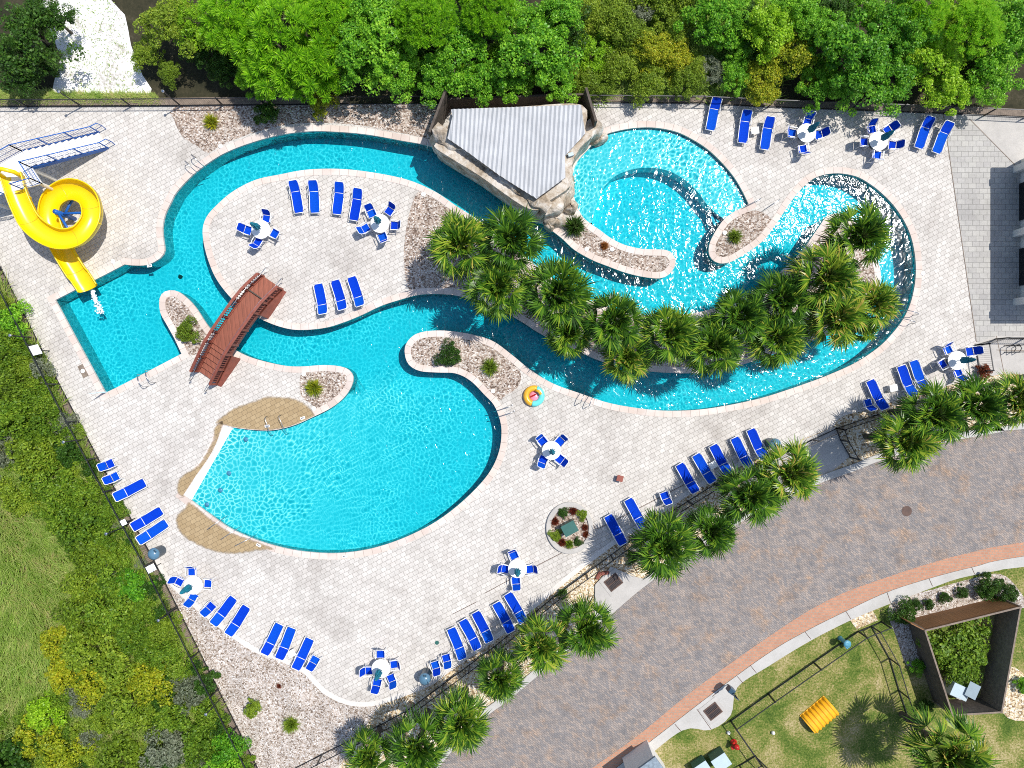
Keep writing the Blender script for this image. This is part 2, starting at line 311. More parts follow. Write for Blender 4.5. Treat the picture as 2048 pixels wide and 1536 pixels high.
# ------------------------------------------------------------------ mesh helpers
class MB:
    def __init__(s): s.v = []; s.f = []; s.uv = None
    def add(s, vs, fs):
        o = len(s.v); s.v += [tuple(x) for x in vs]; s.f += [tuple(i+o for i in f) for f in fs]; return s
    def box(s, c, size, rz=0, m=None):
        hx, hy, hz = (a/2 for a in size); ca, sa = math.cos(rz), math.sin(rz); vs = []
        for z in (-hz, hz):
            for x, y in ((-hx, -hy), (hx, -hy), (hx, hy), (-hx, hy)):
                p = Vector((x*ca-y*sa, x*sa+y*ca, z))
                if m is not None: p = m @ Vector((x, y, z))
                vs.append((c[0]+p.x, c[1]+p.y, c[2]+p.z))
        return s.add(vs, [(3, 2, 1, 0), (4, 5, 6, 7), (0, 1, 5, 4), (1, 2, 6, 5), (2, 3, 7, 6), (3, 0, 4, 7)])
    def bar(s, a, b, w, t, up=(0, 0, 1)):
        a, b = Vector(a), Vector(b); d = (b-a); L = d.length; d.normalize(); u = Vector(up)
        sd = d.cross(u)
        if sd.length < 1e-4: sd = d.cross(Vector((1, 0, 0)))
        sd.normalize(); u = sd.cross(d).normalized()
        vs = [p+sd*(i*w/2)+u*(j*t/2) for p in (a, b) for i, j in ((-1, -1), (1, -1), (1, 1), (-1, 1))]
        return s.add(vs, [(0, 1, 2, 3), (7, 6, 5, 4), (0, 4, 5, 1), (1, 5, 6, 2), (2, 6, 7, 3), (3, 7, 4, 0)])
    def tube(s, pts, r, n=6, close=False, r1=None):
        pts = [Vector(p) for p in pts]; k = len(pts); vs = []; fs = []; prev = None
        for i, p in enumerate(pts):
            if close: d = pts[(i+1) % k]-pts[i-1]
            else: d = pts[min(i+1, k-1)]-pts[max(i-1, 0)]
            d.normalize(); ref = prev if prev is not None else (Vector((0, 0, 1)) if abs(d.z) < .9 else Vector((1, 0, 0)))
            a = d.cross(ref)
            if a.length < 1e-5: a = d.cross(Vector((0, 1, 0)))
            a.normalize(); b = a.cross(d).normalized(); prev = b
            rr = r if r1 is None else r+(r1-r)*i/(k-1)
            for j in range(n):
                t = 2*math.pi*j/n; vs.append(p+a*math.cos(t)*rr+b*math.sin(t)*rr)
        for i in range(k if close else k-1):
            for j in range(n):
                i2 = (i+1) % k; fs.append((i*n+j, i*n+(j+1) % n, i2*n+(j+1) % n, i2*n+j))
        if not close: fs += [tuple(range(n))[::-1], tuple((k-1)*n+j for j in range(n))]
        return s.add(vs, fs)
    def lathe(s, prof, c=(0, 0, 0), n=20, m=None):
        vs = []; fs = []
        for r, z in prof:
            for j in range(n):
                t = 2*math.pi*j/n; p = Vector((r*math.cos(t), r*math.sin(t), z))
                if m is not None: p = m @ p
                vs.append((c[0]+p.x, c[1]+p.y, c[2]+p.z))
        for i in range(len(prof)-1):
            for j in range(n): fs.append((i*n+j, i*n+(j+1) % n, (i+1)*n+(j+1) % n, (i+1)*n+j))
        fs += [tuple(range(n))[::-1], tuple((len(prof)-1)*n+j for j in range(n))]
        return s.add(vs, fs)
    def prism(s, poly, z0, z1):
        k = len(poly)
        a = sum(poly[i][0]*poly[(i+1) % k][1]-poly[(i+1) % k][0]*poly[i][1] for i in range(k))
        if a < 0: poly = poly[::-1]
        vs = [(x, y, z0) for x, y in poly]+[(x, y, z1) for x, y in poly]
        V2, _, F, *_ = delaunay_2d_cdt([Vector(p) for p in poly], [], [list(range(k))], 1, 1e-5)
        if len(V2) == k:
            fs = [tuple(i+k for i in f) for f in F]+[tuple(f[::-1]) for f in F]
        else: fs = [tuple(range(k, 2*k)), tuple(range(k))[::-1]]
        fs += [(i, (i+1) % k, (i+1) % k+k, i+k) for i in range(k)]
        return s.add(vs, fs)
    def build(s, name, mat, parent=None, smooth=False, bevel=0):
        me = bpy.data.meshes.new(name); me.from_pydata(s.v, [], s.f); me.update()
        if s.uv:
            u = me.uv_layers.new(name='UVMap')
            for i, l in enumerate(me.loops): u.data[i].uv = s.uv[l.vertex_index]
        if mat: me.materials.append(M[mat] if isinstance(mat, str) else mat)
        if smooth: me.shade_smooth()
        o = bpy.data.objects.new(name, me); C.objects.link(o)
        if parent: o.parent = parent
        if bevel:
            b = o.modifiers.new('bevel', 'BEVEL'); b.width = bevel; b.segments = 2; b.limit_method = 'ANGLE'
        return o
def mesh_np(name, V, F, mat=None):
    me = bpy.data.meshes.new(name); k = F.shape[1]
    me.vertices.add(len(V)); me.vertices.foreach_set('co', V.astype(np.float32).ravel())
    me.loops.add(F.size); me.loops.foreach_set('vertex_index', F.astype(np.int32).ravel())
    me.polygons.add(len(F)); me.polygons.foreach_set('loop_start', np.arange(0, F.size, k, dtype=np.int32))
    me.update(calc_edges=True); me.validate()
    if mat: me.materials.append(M[mat])
    return me
def link(name, me, parent=None, loc=(0, 0, 0)):
    o = bpy.data.objects.new(name, me); C.objects.link(o); o.location = loc
    if parent: o.parent = parent
    return o
def tag(o, label, cat, group=None):
    o['label'] = label; o['category'] = cat
    if group: o['group'] = group
    return o
def struct(o, kind='structure'): o['kind'] = kind; return o
def empty(name, loc=(0, 0, 0), rz=0):
    o = bpy.data.objects.new(name, None); C.objects.link(o); o.location = loc; o.rotation_euler = (0, 0, rz); o.empty_display_size = .2
    return o
def copy_tree(o, parent=None):
    c = o.copy(); C.objects.link(c)
    if parent: c.parent = parent
    for ch in list(o.children): copy_tree(ch, c)
    return c
class Proto:
    """first call hands out the original, later calls copy it with its parts"""
    def __init__(s, make): s.make = make; s.o = None
    def get(s, loc, rz, label, cat, group=None, scale=None):
        if s.o is None: s.o = s.make(); o = s.o
        else:
            sc0 = tuple(s.o.scale); o = copy_tree(s.o)
        o.location = loc; o.rotation_euler = (0, 0, rz)
        o.scale = (scale,)*3 if isinstance(scale, (int, float)) else (scale or (1, 1, 1))
        return tag(o, label, cat, group)

def spline(pts, step=6, closed=False):
    """Catmull-Rom through pixel points; a point given with a third value is a sharp corner"""
    segs = []; n = len(pts)
    if closed:
        cs = [i for i, p in enumerate(pts) if len(p) > 2]
        if cs:
            pts = pts[cs[0]:]+pts[:cs[0]]+[pts[cs[0]]]; return spline(pts, step)[:-1]
        q = [Vector(p[:2]) for p in pts]; out = []
        for i in range(n):
            out += cr(q[i-1], q[i], q[(i+1) % n], q[(i+2) % n], step)
        return out
    out = []; q = [Vector(p[:2]) for p in pts]
    for i in range(n-1):
        a = q[i-1] if i > 0 and len(pts[i]) < 3 else q[i]*2-q[i+1]
        d = q[i+2] if i+2 < n and len(pts[i+1]) < 3 else q[i+1]*2-q[i]
        out += cr(a, q[i], q[i+1], d, step)
    out.append(tuple(q[-1])); return out
def cr(a, b, c, d, step):
    k = max(1, int(round((c-b).length/step))); r = []
    for i in range(k):
        t = i/k; t2 = t*t; t3 = t2*t
        r.append(tuple(.5*((2*b)+(c-a)*t+(2*a-5*b+4*c-d)*t2+(3*b-a-3*c+d)*t3)))
    return r
def W2(pts, h=0): return [P2(x, y, h) for x, y in pts]
def inside(pt, loops):
    x, y = pt; c = False
    for L in loops:
        n = len(L); j = n-1
        for i in range(n):
            yi = L[i][1]; yj = L[j][1]
            if (yi > y) != (yj > y) and x < (L[j][0]-L[i][0])*(y-yi)/(yj-yi)+L[i][0]: c = not c
            j = i
    return c
def inside_np(X, Y, L):
    L = np.asarray(L); c = np.zeros(X.shape, bool); j = len(L)-1
    for i in range(len(L)):
        yi, yj, xi, xj = L[i, 1], L[j, 1], L[i, 0], L[j, 0]
        if yi != yj:
            m = ((yi > Y) != (yj > Y)) & (X < (xj-xi)*(Y-yi)/(yj-yi)+xi); c ^= m
        j = i
    return c
def region(loops, extra=None):
    vs = []; es = []
    for L in loops:
        o = len(vs); vs += [Vector(p) for p in L]; es += [(o+i, o+(i+1) % len(L)) for i in range(len(L))]
    if extra: vs += [Vector(p) for p in extra]
    V, _, F, *_ = delaunay_2d_cdt(vs, es, [], 0, 1e-5)
    F2 = []
    for f in F:
        cx = sum(V[i].x for i in f)/3; cy = sum(V[i].y for i in f)/3
        if inside((cx, cy), loops):
            a, b, c = (V[i] for i in f)
            if (b-a).cross(c-a) < 0: f = f[::-1]
            F2.append(tuple(f))
    return V, F2
def sheet(name, loops, z, mat, extra=None, zf=None, parent=None):
    V, F = region(loops, extra)
    b = MB(); b.add([(v.x, v.y, zf(v.x, v.y) if zf else z) for v in V], F)
    return b.build(name, mat, parent)
def offset(poly, d, closed=True):
    n = len(poly); out = []
    for i in range(n):
        a = Vector(poly[i-1]) if (closed or i > 0) else Vector(poly[i]); b = Vector(poly[i]); c = Vector(poly[(i+1) % n]) if (closed or i < n-1) else b
        d1 = (b-a); d2 = (c-b)
        if d1.length < 1e-6: d1 = d2
        if d2.length < 1e-6: d2 = d1
        d1 = d1.normalized(); d2 = d2.normalized()
        n1 = Vector((-d1.y, d1.x)); n2 = Vector((-d2.y, d2.x)); m = (n1+n2)
        if m.length < 1e-3: m = n1
        m.normalize(); k = d/max(.45, m.dot(n1)); out.append(tuple(b+m*k))
    return out
def area(p): return sum(p[i][0]*p[(i+1) % len(p)][1]-p[(i+1) % len(p)][0]*p[i][1] for i in range(len(p)))/2
ORD = ['first', 'second', 'third', 'fourth', 'fifth', 'sixth', 'seventh', 'eighth', 'ninth', 'tenth', 'eleventh', 'twelfth', 'thirteenth', 'fourteenth', 'fifteenth', 'sixteenth', 'seventeenth', 'eighteenth', 'nineteenth', 'twentieth', 'twenty-first', 'twenty-second', 'twenty-third', 'twenty-fourth', 'twenty-fifth', 'twenty-sixth', 'twenty-seventh', 'twenty-eighth', 'twenty-ninth', 'thirtieth']

# ------------------------------------------------------------------ outlines traced on the ground
OUT = [(110,600,1),(205,551.5),(250,528,1),(265,530),(295,529),(320,516),(329,501),(327,484),(325,456),(330,429),(342,404),(353,384),(385,350),(425,320),(462,300),(512,282),(562,269),(624,262),(687,264),(737,269),(799,280),(870,295),(912,327),(962,360),(1010,392),(1056,426),(1091,451),(1124,476),(1149,499),(1184,519),(1214,531),(1249,544),(1286,553),(1319,556),(1336,549),(1347,536),(1350,522),(1344,509),(1331,501),(1286,499),(1249,491),(1219,476),(1199,461),(1184,451),(1165,435),(1153,412),(1146,390),(1143,368),(1150,330),(1174,300),(1204,272),(1236,261),(1274,255),(1311,255),(1349,262),(1379,275),(1414,297),(1444,325),(1469,355),(1486,384),(1498,409,1),(1485,416),(1469,424),(1449,439),(1434,459),(1421,484),(1418,504),(1424,518),(1439,526),(1461,523),(1486,509),(1524,482),(1556,440),(1573,414),(1594,386),(1618,362),(1643,350),(1676,346),(1711,352),(1736,365),(1760,383),(1786,409),(1808,441),(1823,476),(1831,519),(1831,559),(1823,601),(1808,636),(1786,666),(1756,696),(1711,726),(1661,749),(1611,768),(1536,793),(1474,808),(1399,820),(1324,822),(1261,815),(1211,805),(1161,788),(1106,768),(1061,741),(1024,711),(987,684),(949,671),(899,663),(857,663),(829,671),(813,689),(811,709),(819,729),(840,741),(874,744),(912,746),(942,761),(969,788),(989,810),(1001,840),(1004,868),(999,903),(984,938),(957,973),(912,1015),(862,1050),(799,1080),(737,1099),(674,1107),(612,1104),(562,1095),(512,1080),(462,1058),(425,1033),(367,990,1),(390,955),(425,903),(447,850,1),(475,855),(512,859),(549,859),(587,850),(624,834),(662,815),(687,795),(702,773),(706,754),(698,741),(682,734),(649,731),(599,734),(562,731),(512,719),(480,706),(448,686),(417,654),(390,614),(367,591),(350,582),(331,584),(321,597),(322,624),(335,649),(350,676),(365,708,1),(250,768),(211,787,1)]
ISL = [(467,384),(435,411),(415,434),(407,459),(410,491),(420,526),(435,559),(462,594),(490,617),(522,637),(562,653),(599,659),(649,655),(687,644),(724,629),(762,611),(799,599),(837,589),(874,587),(912,590),(947,599),(985,613),(1018,628),(1049,646),(1086,669),(1161,704),(1211,724),(1286,740),(1349,745),(1406,744),(1474,731),(1536,711),(1606,686),(1656,669),(1711,636),(1748,596),(1760,552),(1748,505),(1725,462),(1705,441),(1688,431),(1671,428),(1653,434),(1641,450),(1623,476),(1603,504),(1573,534),(1536,565),(1499,589),(1454,609),(1399,625),(1349,631),(1299,632),(1249,622),(1199,609),(1160,592),(1110,562),(1074,534),(1045,510),(1015,485),(985,460),(947,435),(909,411),(869,384),(812,360),(737,345),(674,339),(612,341),(562,350),(512,361)]
outp = spline(OUT, 8, True); isp = spline(ISL, 8, True)
OUTW = W2(outp); ISW = W2(isp)
if area(OUTW) < 0: OUTW.reverse()
if area(ISW) < 0: ISW.reverse()
# now both run anticlockwise: land is to the right of OUTW (outside) and inside ISW

FEN_L = [(-160, 215), (5, 539), (120, 768), (197, 915), (265, 1040), (310, 1122), (400, 1302), (512, 1527), (560, 1622)]
FEN_T = [(-160, 215), (165, 214), (363, 213), (700, 209), (1170, 206), (1400, 208), (1536, 215), (1700, 221), (1886, 228), (2048, 236), (2400, 250)]
EDGE_S = [(310,1120,1),(325,1152),(375,1203),(462,1273),(512,1305),(537,1313),(574,1328),(607,1346),(632,1372),(652,1390),(687,1407),(724,1413),(762,1408),(812,1391),(862,1370),(912,1334),(987,1283),(1049,1234),(1149,1150),(1224,1093),(1274,1060),(1299,1044),(1399,976),(1461,942),(1536,908,1),(1668,852,1),(1674,840),(1690,831),(1711,825),(1761,813),(1811,793),(1908,768),(1960,752,1),(2000,745),(2400,730)]
deck_outer = [(-160, 215)]+FEN_T[1:]+[(2400, 730)]
es = spline(EDGE_S, 10)
deck_loop = W2([p for p in FEN_T]+list(reversed(es))+[p for p in reversed(FEN_L[:6])][1:-1])

# ------------------------------------------------------------------ ground sheets
big = [(-170, -170), (170, -170), (170, 170), (-170, 170)]
struct(sheet('ground', [big, OUTW], 0.0, 'forest_floor'))
struct(sheet('deck', [deck_loop, OUTW], 0.03, 'deck'))
struct(sheet('island_deck', [ISW], 0.03, 'deck'))
def soft(pts, step=8): return W2(spline(pts, step, True))
scrub = [(-160, 215), (5, 539), (120, 768), (197, 915), (265, 1040), (310, 1122), (400, 1302), (512, 1527), (560, 1622), (700, 1900), (-1600, 1900), (-1600, 215)]
struct(sheet('scrubland_ground', [W2(scrub)], .006, 'scrub_ground'))
struct(sheet('scrubland_top_ground', [W2([(1130, 205), (1560, 213), (1560, -600), (1130, -600)])], .006, 'scrub_ground'))
struct(sheet('sand_path', [soft([(60, -400), (75, 0), (100, 60), (120, 120), (105, 180), (150, 198), (300, 198), (285, 150), (262, 90), (250, 30), (222, 0), (215, -400)], 30)], .012, 'sand'))
struct(sheet('scrub_verge', [W2([(-160, 213), (-160, 175), (120, 180), (310, 185), (330, 211)])], .009, 'scrub_ground'))
ROAD_U = [(840, 1580), (896, 1510), (935, 1466), (974, 1430), (1037, 1382), (1219, 1228), (1309, 1156), (1386, 1102), (1460, 1056), (1540, 1010), (1633, 968), (1711, 940), (1761, 920), (1861, 890), (1998, 864), (2048, 858), (2500, 830)]
BAND_U = [(1100, 1600), (1184, 1536), (1274, 1472), (1374, 1390), (1474, 1317), (1536, 1274), (1611, 1225), (1686, 1186), (1786, 1150), (1861, 1126), (1936, 1106), (2048, 1084), (2500, 1020)]
CONC_U = [(1150, 1600), (1231, 1536), (1324, 1464), (1424, 1387), (1536, 1306), (1611, 1262), (1691, 1222), (1773, 1184), (1856, 1157), (1948, 1133), (2048, 1112), (2500, 1050)]
LAWN_U = [(1180, 1600), (1271, 1532), (1364, 1460), (1420, 1459), (1461, 1429), (1474, 1374), (1536, 1332), (1618, 1282), (1698, 1241), (1761, 1214), (1866, 1174), (1918, 1156), (1998, 1140), (2048, 1133), (2500, 1080)]
sp = lambda p: spline(p, 16)
loc_grav = [(310,1120),(400,1302),(512,1527),(560,1622),(700,1900)]+[(840,1900)]+sp(ROAD_U)+[(2500,728)]
gl_ = [(310,1122)]+[(400,1302),(512,1527),(560,1622),(840,1622)]+[p for p in sp(ROAD_U)]+[(2500,700)]+list(reversed(es))
struct(sheet('gravel_bed', [W2([(310,1122),(400,1302),(512,1527),(560,1622),(620,1622),(720,1470),(760,1408)]+list(reversed([p for p in es if p[0] < 760])))], .012, 'gravel_white'))
struct(sheet('gravel_strip', [W2([(760,1408),(720,1470),(620,1622),(800,1622)]+sp(ROAD_U)+[(2500,725),(2400,730)]+list(reversed([p for p in es if p[0] > 762])))], .012, 'gravel_tan'))
struct(sheet('road', [W2(sp(ROAD_U)+list(reversed(sp(BAND_U)))+[(1000, 1700), (780, 1700)])], .02, 'road'))
struct(sheet('brick_band', [W2(sp(BAND_U)+list(reversed(sp(CONC_U))))], .024, 'redbrick'))
ks = W2(sp(ROAD_U)); k2 = offset(ks, .42, False)
if Vector(k2[40])[1] < ks[40][1]: k2 = offset(ks, -.42, False)
def band_prism(name, a, b, z0, z1, mat):
    m = MB(); n = len(a)
    m.add([(x, y, z1) for x, y in a]+[(x, y, z1) for x, y in b]+[(x, y, z0) for x, y in a]+[(x, y, z0) for x, y in b],
          [(i, i+1, n+i+1, n+i) for i in range(n-1)]+[(2*n+i, 2*n+i+1, i+1, i) for i in range(n-1)]+[(n+i, n+i+1, 3*n+i+1, 3*n+i) for i in range(n-1)])
    return m.build(name, mat)
struct(band_prism('kerb', ks, k2, 0, .13, 'concrete'))
cl = sp(CONC_U); ll = spline([p for p in LAWN_U], 16)
struct(sheet('kerb_apron', [W2(cl+list(reversed(ll)))], .06, 'concrete'))
struct(sheet('lawn', [W2(ll+[(2500, 1900), (1180, 1900)])], .01, 'lawn'))
struct(sheet('gravel_border', [soft([(1775, 1222), (1800, 1196), (1860, 1180), (1940, 1158), (2000, 1148), (2036, 1178), (2048, 1215), (1960, 1225), (1850, 1262), (1858, 1300), (1840, 1330), (1812, 1330), (1795, 1280)], 12)], .016, 'gravel_white'))
struct(sheet('gravel_corner', [soft([(2010, 1330), (2030, 1335), (2060, 1360), (2090, 1400), (2060, 1440), (2005, 1425)], 14)], .016, 'gravel_tan'))
# concrete joints on both kerbs as thin grooves of darker tone
gj = MB()
for (x0, y0), (x1, y1) in (((1474,1352),(1486,1366)),((1349,1447),(1361,1461)),((1266,1512),(1276,1524)),((1500,1330),(1512,1345)),((1609,1263),(1621,1278)),((1691,1222),(1701,1238)),((1773,1184),(1780,1205)),((1857,1157),(1864,1172)),((1942,1134),(1948,1148)),((1424,1392),(1437,1382)),((1393,1417),(1422,1458))):
    a, b = P(x0, y0), P(x1, y1); gj.bar((a.x, a.y, .064), (b.x, b.y, .064), .035, .006)
struct(gj.build('kerb_joints', 'iron'))
# concrete aprons by the gate and by the drain
struct(sheet('gate_path', [W2([(1538, 908), (1668, 854), (1700, 912), (1640, 962), (1560, 998), (1548, 950)])], .035, 'concrete_pale'))
struct(sheet('drain_apron', [W2([(1190, 1168), (1222, 1132), (1262, 1150), (1300, 1160), (1224, 1226), (1188, 1240)])], .135, 'concrete_pale'))
struct(sheet('gravel_top', [soft([(350,214),(349,240),(358,262),(372,280),(395,292),(415,307),(432,298),(462,282),(512,265),(562,252),(624,246),(690,248),(740,254),(800,266),(850,276),(868,284),(885,245),(893,209),(700,210),(500,212)], 12)], .036, 'gravel'))
# the greyer pavers and slabs by the building
struct(sheet('house_pavers', [W2([(1886, 229), (1900, 330), (1925, 500), (1952, 684), (2400, 684), (2400, 251)])], .036, 'deck_grey'))
struct(sheet('house_slab', [W2([(1938, 238), (1960, 262), (2034, 335), (2400, 335), (2400, 251)])], .041, 'concrete_pale'))
struct(sheet('entry_slab', [W2([(1950, 686), (1992, 672), (2400, 672), (2400, 750), (2000, 748), (1985, 752), (1962, 745)])], .041, 'concrete_pale'))
lb = MB()
for a, b in (((1992,672),(2008,750)),((1992,700),(2100,703)),((1938,238),(2034,335)),((1886,229),(1952,684))):
    p, q = P(*a), P(*b); lb.bar((p.x, p.y, .044), (q.x, q.y, .044), .04, .006)
struct(lb.build('slab_joints', 'timber'))
ed_ = W2([p for p in es if p[0] < 1540]); ei_ = offset(ed_, .3, False)
if Vector(ei_[10]).y < ed_[10][1]: ei_ = offset(ed_, -.3, False)
struct(band_prism('deck_edging', ed_, ei_, 0, .042, 'edging')) if (Vector(ei_[1])-Vector(ei_[0])).dot(Vector(ed_[1])-Vector(ed_[0])) > 0 else None
# expansion joint across the lower deck
ej = MB()
JT = [(1040,1148),(1125,1105),(1100,1078),(1092,1050)]
for pl in ([(970,1186),(1025,1156),(1124,1105),(1104,1082)], [(1176,1048),(1187,1050),(1190,1058),(1200,1055),(1260,1025),(1370,968)], [(905,1228),(952,1204)]):
    for a, b in zip(pl, pl[1:]):
        p, q = P(*a), P(*b); ej.bar((p.x, p.y, .032), (q.x, q.y, .032), .035, .006)
struct(ej.build('deck_joints', 'iron'))
# wet patches round the shallow pool
for nm, pts in (('wet_patch', [(446,852),(430,848),(440,836),(470,816),(512,801),(537,794),(565,792),(590,797),(612,806),(626,822),(628,836),(600,850),(560,862),(500,862)]),
                ('wet_patch', [(449,846),(436,846),(428,858),(427,880),(412,905),(398,928),(376,944),(359,954),(354,972),(358,988),(372,992),(394,956),(429,903)]),
                ('wet_patch', [(383,1004),(372,1014),(355,1027),(350,1044),(362,1068),(392,1089),(432,1103),(478,1107),(515,1101),(548,1096),(512,1082),(462,1062),(425,1037)])):
    L = soft([(x+rnd.uniform(-2, 2), y+rnd.uniform(-2, 2)) for x, y in pts], 4); o1 = offset(L, -.3 if area(L) < 0 else .3); o2 = offset(L, -.12 if area(L) < 0 else .12)
    near = [Vector(p) for p in OUTW]; vs = []; es_ = []
    for Q in (L, OUTW): k0 = len(vs); vs += [Vector(p) for p in Q]; es_ += [(k0+i, k0+(i+1) % len(Q)) for i in range(len(Q))]
    vs += [Vector(p) for p in o1+o2 if inside(p, [L])]
    V, _, F, *_ = delaunay_2d_cdt(vs, es_, [], 0, 1e-5); F2 = []; used = {}
    for f in F:
        c = ((V[f[0]].x+V[f[1]].x+V[f[2]].x)/3, (V[f[0]].y+V[f[1]].y+V[f[2]].y)/3)
        if inside(c, [L]) and not inside(c, [OUTW]):
            if (V[f[1]]-V[f[0]]).cross(V[f[2]]-V[f[0]]) < 0: f = f[::-1]
            F2.append(tuple(used.setdefault(i, len(used)) for i in f))
    vv = [V[i] for i in used]; b = MB(); b.add([(v.x, v.y, .056) for v in vv], F2); o = b.build(nm, 'wet'); struct(o)
    at = o.data.attributes.new('edge', 'FLOAT', 'POINT'); Lv = [Vector(p) for p in L]
    for i, v in enumerate(vv): at.data[i].value = min(1, min((v-p).length for p in Lv)/.3)
# gravel beds of the peninsulas
BEDS = [
 [(328,606),(330,595),(340,589),(352,590),(364,598),(388,628),(408,652),(418,668),(404,700),(381,711),(370,695),(352,660),(334,630)],
 [(604,745),(640,741),(680,743),(694,750),(697,764),(690,780),(676,796),(650,810),(636,818),(620,806),(602,790)],
 [(822,708),(824,690),(838,678),(862,673),(900,674),(948,682),(984,696),(1014,718),(1038,740),(1042,756),(1034,776),(1010,792),(998,802),(984,792),(962,766),(930,746),(898,736),(860,736),(834,730)],
 [(1138,478),(1150,462),(1172,452),(1192,470),(1215,486),(1245,501),(1282,508),(1326,511),(1338,522),(1334,536),(1318,546),(1284,543),(1250,534),(1216,520),(1180,505),(1150,490)],
 [(1429,502),(1432,484),(1446,458),(1466,438),(1490,426),(1510,421),(1528,427),(1543,440),(1537,458),(1516,476),(1480,502),(1455,515),(1438,515)],
 [(836,385),(862,394),(902,421),(942,448),(980,474),(1012,498),(1042,524),(1072,548),(1112,574),(1160,604),(1199,621),(1249,634),(1299,644),(1349,643),(1402,637),(1458,620),(1504,600),(1545,572),(1582,542),(1613,510),(1633,480),(1650,456),(1660,443),(1672,438),(1686,441),(1700,450),(1716,468),(1738,508),(1748,552),(1738,592),(1704,626),(1650,658),(1600,675),(1532,700),(1472,720),(1404,733),(1349,734),(1288,729),(1214,713),(1165,693),(1090,658),(1054,636),(1022,617),(988,602),(950,589),(914,580),(874,577),(824,583),(812,560),(808,520),(810,480),(818,430)]]
for i, b in enumerate(BEDS): struct(sheet('gravel_bed', [soft(b, 8)], .036, 'gravel'))

# ------------------------------------------------------------------ pools: coping, walls, floor, water
def coping(loop, d, name, w=.36):
    out = offset(loop, d*w); inn = offset(loop, -d*.03); n = len(loop)
    m = MB(); uv = []; s = 0; lens = [0]
    for i in range(n): s += (Vector(loop[(i+1) % n])-Vector(loop[i])).length; lens.append(s)
    rows = ((inn, -.10, -.1), (inn, .052, 0), (out, .052, w), (out, .03, w+.02))
    for i in range(n+1):
        for L, z, u in rows:
            x, y = L[i % n]; m.v.append((x, y, z)); uv.append((lens[i], u+1))
    for i in range(n):
        for j in range(3):
            a, b = i*4+j, (i+1)*4+j
            q = (a, b, b+1, a+1)
            m.f.append(q if d < 0 else q[::-1])
    m.uv = uv; return m.build(name, 'coping')
struct(coping(OUTW, -1, 'pool_coping'))
struct(coping(ISW, 1, 'island_coping'))
def wallstrip(loop, z0, z1, name, mat, closed=True):
    m = MB(); n = len(loop)
    m.add([(x, y, z0) for x, y in loop]+[(x, y, z1) for x, y in loop], [(i, (i+1) % n, (i+1) % n+n, i+n) for i in range(n if closed else n-1)])
    return m.build(name, mat)
struct(wallstrip(OUTW, -1.6, -.02, 'pool_wall', 'plaster')); struct(wallstrip(ISW, -1.6, -.02, 'island_wall', 'plaster'))
BA, BB = Vector(P2(367, 990)), Vector(P2(447, 850)); bd = (BB-BA).normalized(); bn = Vector((bd.y, -bd.x))
if bn.x < 0: bn = -bn
def floor_z(x, y):
    z = -1.3
    px, py = x*S+1024, 768-y*S
    if py > 785 and px < 1010:
        d = (Vector((x, y))-BA).dot(bn)
        z = .025-d*.26 if d < .62 else max(-1.3, -.136-(d-.62)*.085)
    return z
ex = []
for gx in np.arange(340, 1010, 14):
    for gy in np.arange(790, 1110, 14):
        w_ = P2(gx, gy)
        if inside(w_, [OUTW]): ex.append(w_)
for k in range(0, 30):
    for dd in (.3, .62, 1.0):
        q = BA+bd*(k*.18-.2)+bn*dd; ex.append(tuple(q))
struct(sheet('pool_floor', [OUTW, ISW], -1.3, 'plaster', ex, floor_z))
struct(sheet('pool_drain', [soft([(338, 542), (346, 546), (342, 552), (336, 549)], 4)], -1.29, 'iron'))
# shallow ledge of the round pool and its inner wall
LED = [(1184,451),(1165,435),(1153,412),(1146,390),(1143,368),(1150,330),(1174,300),(1204,272),(1236,261),(1274,255),(1311,255),(1349,262),(1379,275),(1414,297),(1444,325),(1469,355),(1486,384),(1498,409),(1485,416),(1469,424),(1452,437)]
INN = [(1452,437),(1434,425),(1414,405),(1399,384),(1374,360),(1344,342),(1311,334),(1274,335),(1239,346),(1219,361),(1202,384),(1190,421),(1184,451)]
ledo = spline(LED, 8); led = W2(ledo[1:]+spline(INN, 8)[1:-1])
struct(sheet('pool_ledge', [led], -.20, 'plaster')); struct(wallstrip(W2(spline(INN, 8)), -1.35, -.20, 'ledge_wall', 'plaster', False))
stp = MB()
for k in range(4):
    a, b = P(1424+k*9, 418+k*3), P(1436+k*9, 446-k*1)
    stp.bar((a.x, a.y, -.62-.0*k), (b.x, b.y, -.62), .16, .12)
struct(stp.build('pool_steps', 'tile'))
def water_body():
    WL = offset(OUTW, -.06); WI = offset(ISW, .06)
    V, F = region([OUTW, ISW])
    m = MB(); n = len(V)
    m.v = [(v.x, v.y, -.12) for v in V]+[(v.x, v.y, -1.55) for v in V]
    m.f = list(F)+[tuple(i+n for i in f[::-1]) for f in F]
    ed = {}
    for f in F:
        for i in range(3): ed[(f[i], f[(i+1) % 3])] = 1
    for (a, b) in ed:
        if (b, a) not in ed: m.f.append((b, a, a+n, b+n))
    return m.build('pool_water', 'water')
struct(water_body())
# bubblers in the shallow end and the slide's foam trail
for i, (x, y) in enumerate([(490, 879), (456, 947), (439, 981), (412, 1010)]):
    m = MB(); m.lathe([(.15, -.125), (.12, -.105), (.06, -.08), (.03, -.02), (.01, .0)], P(x, y), 14)
    o = m.build('bubbler', 'tile', smooth=True); tag(o, f'{ORD[i]} small dark bubbler jet from the top in the shallow end', 'water jet', 'bubblers in the shallow end')

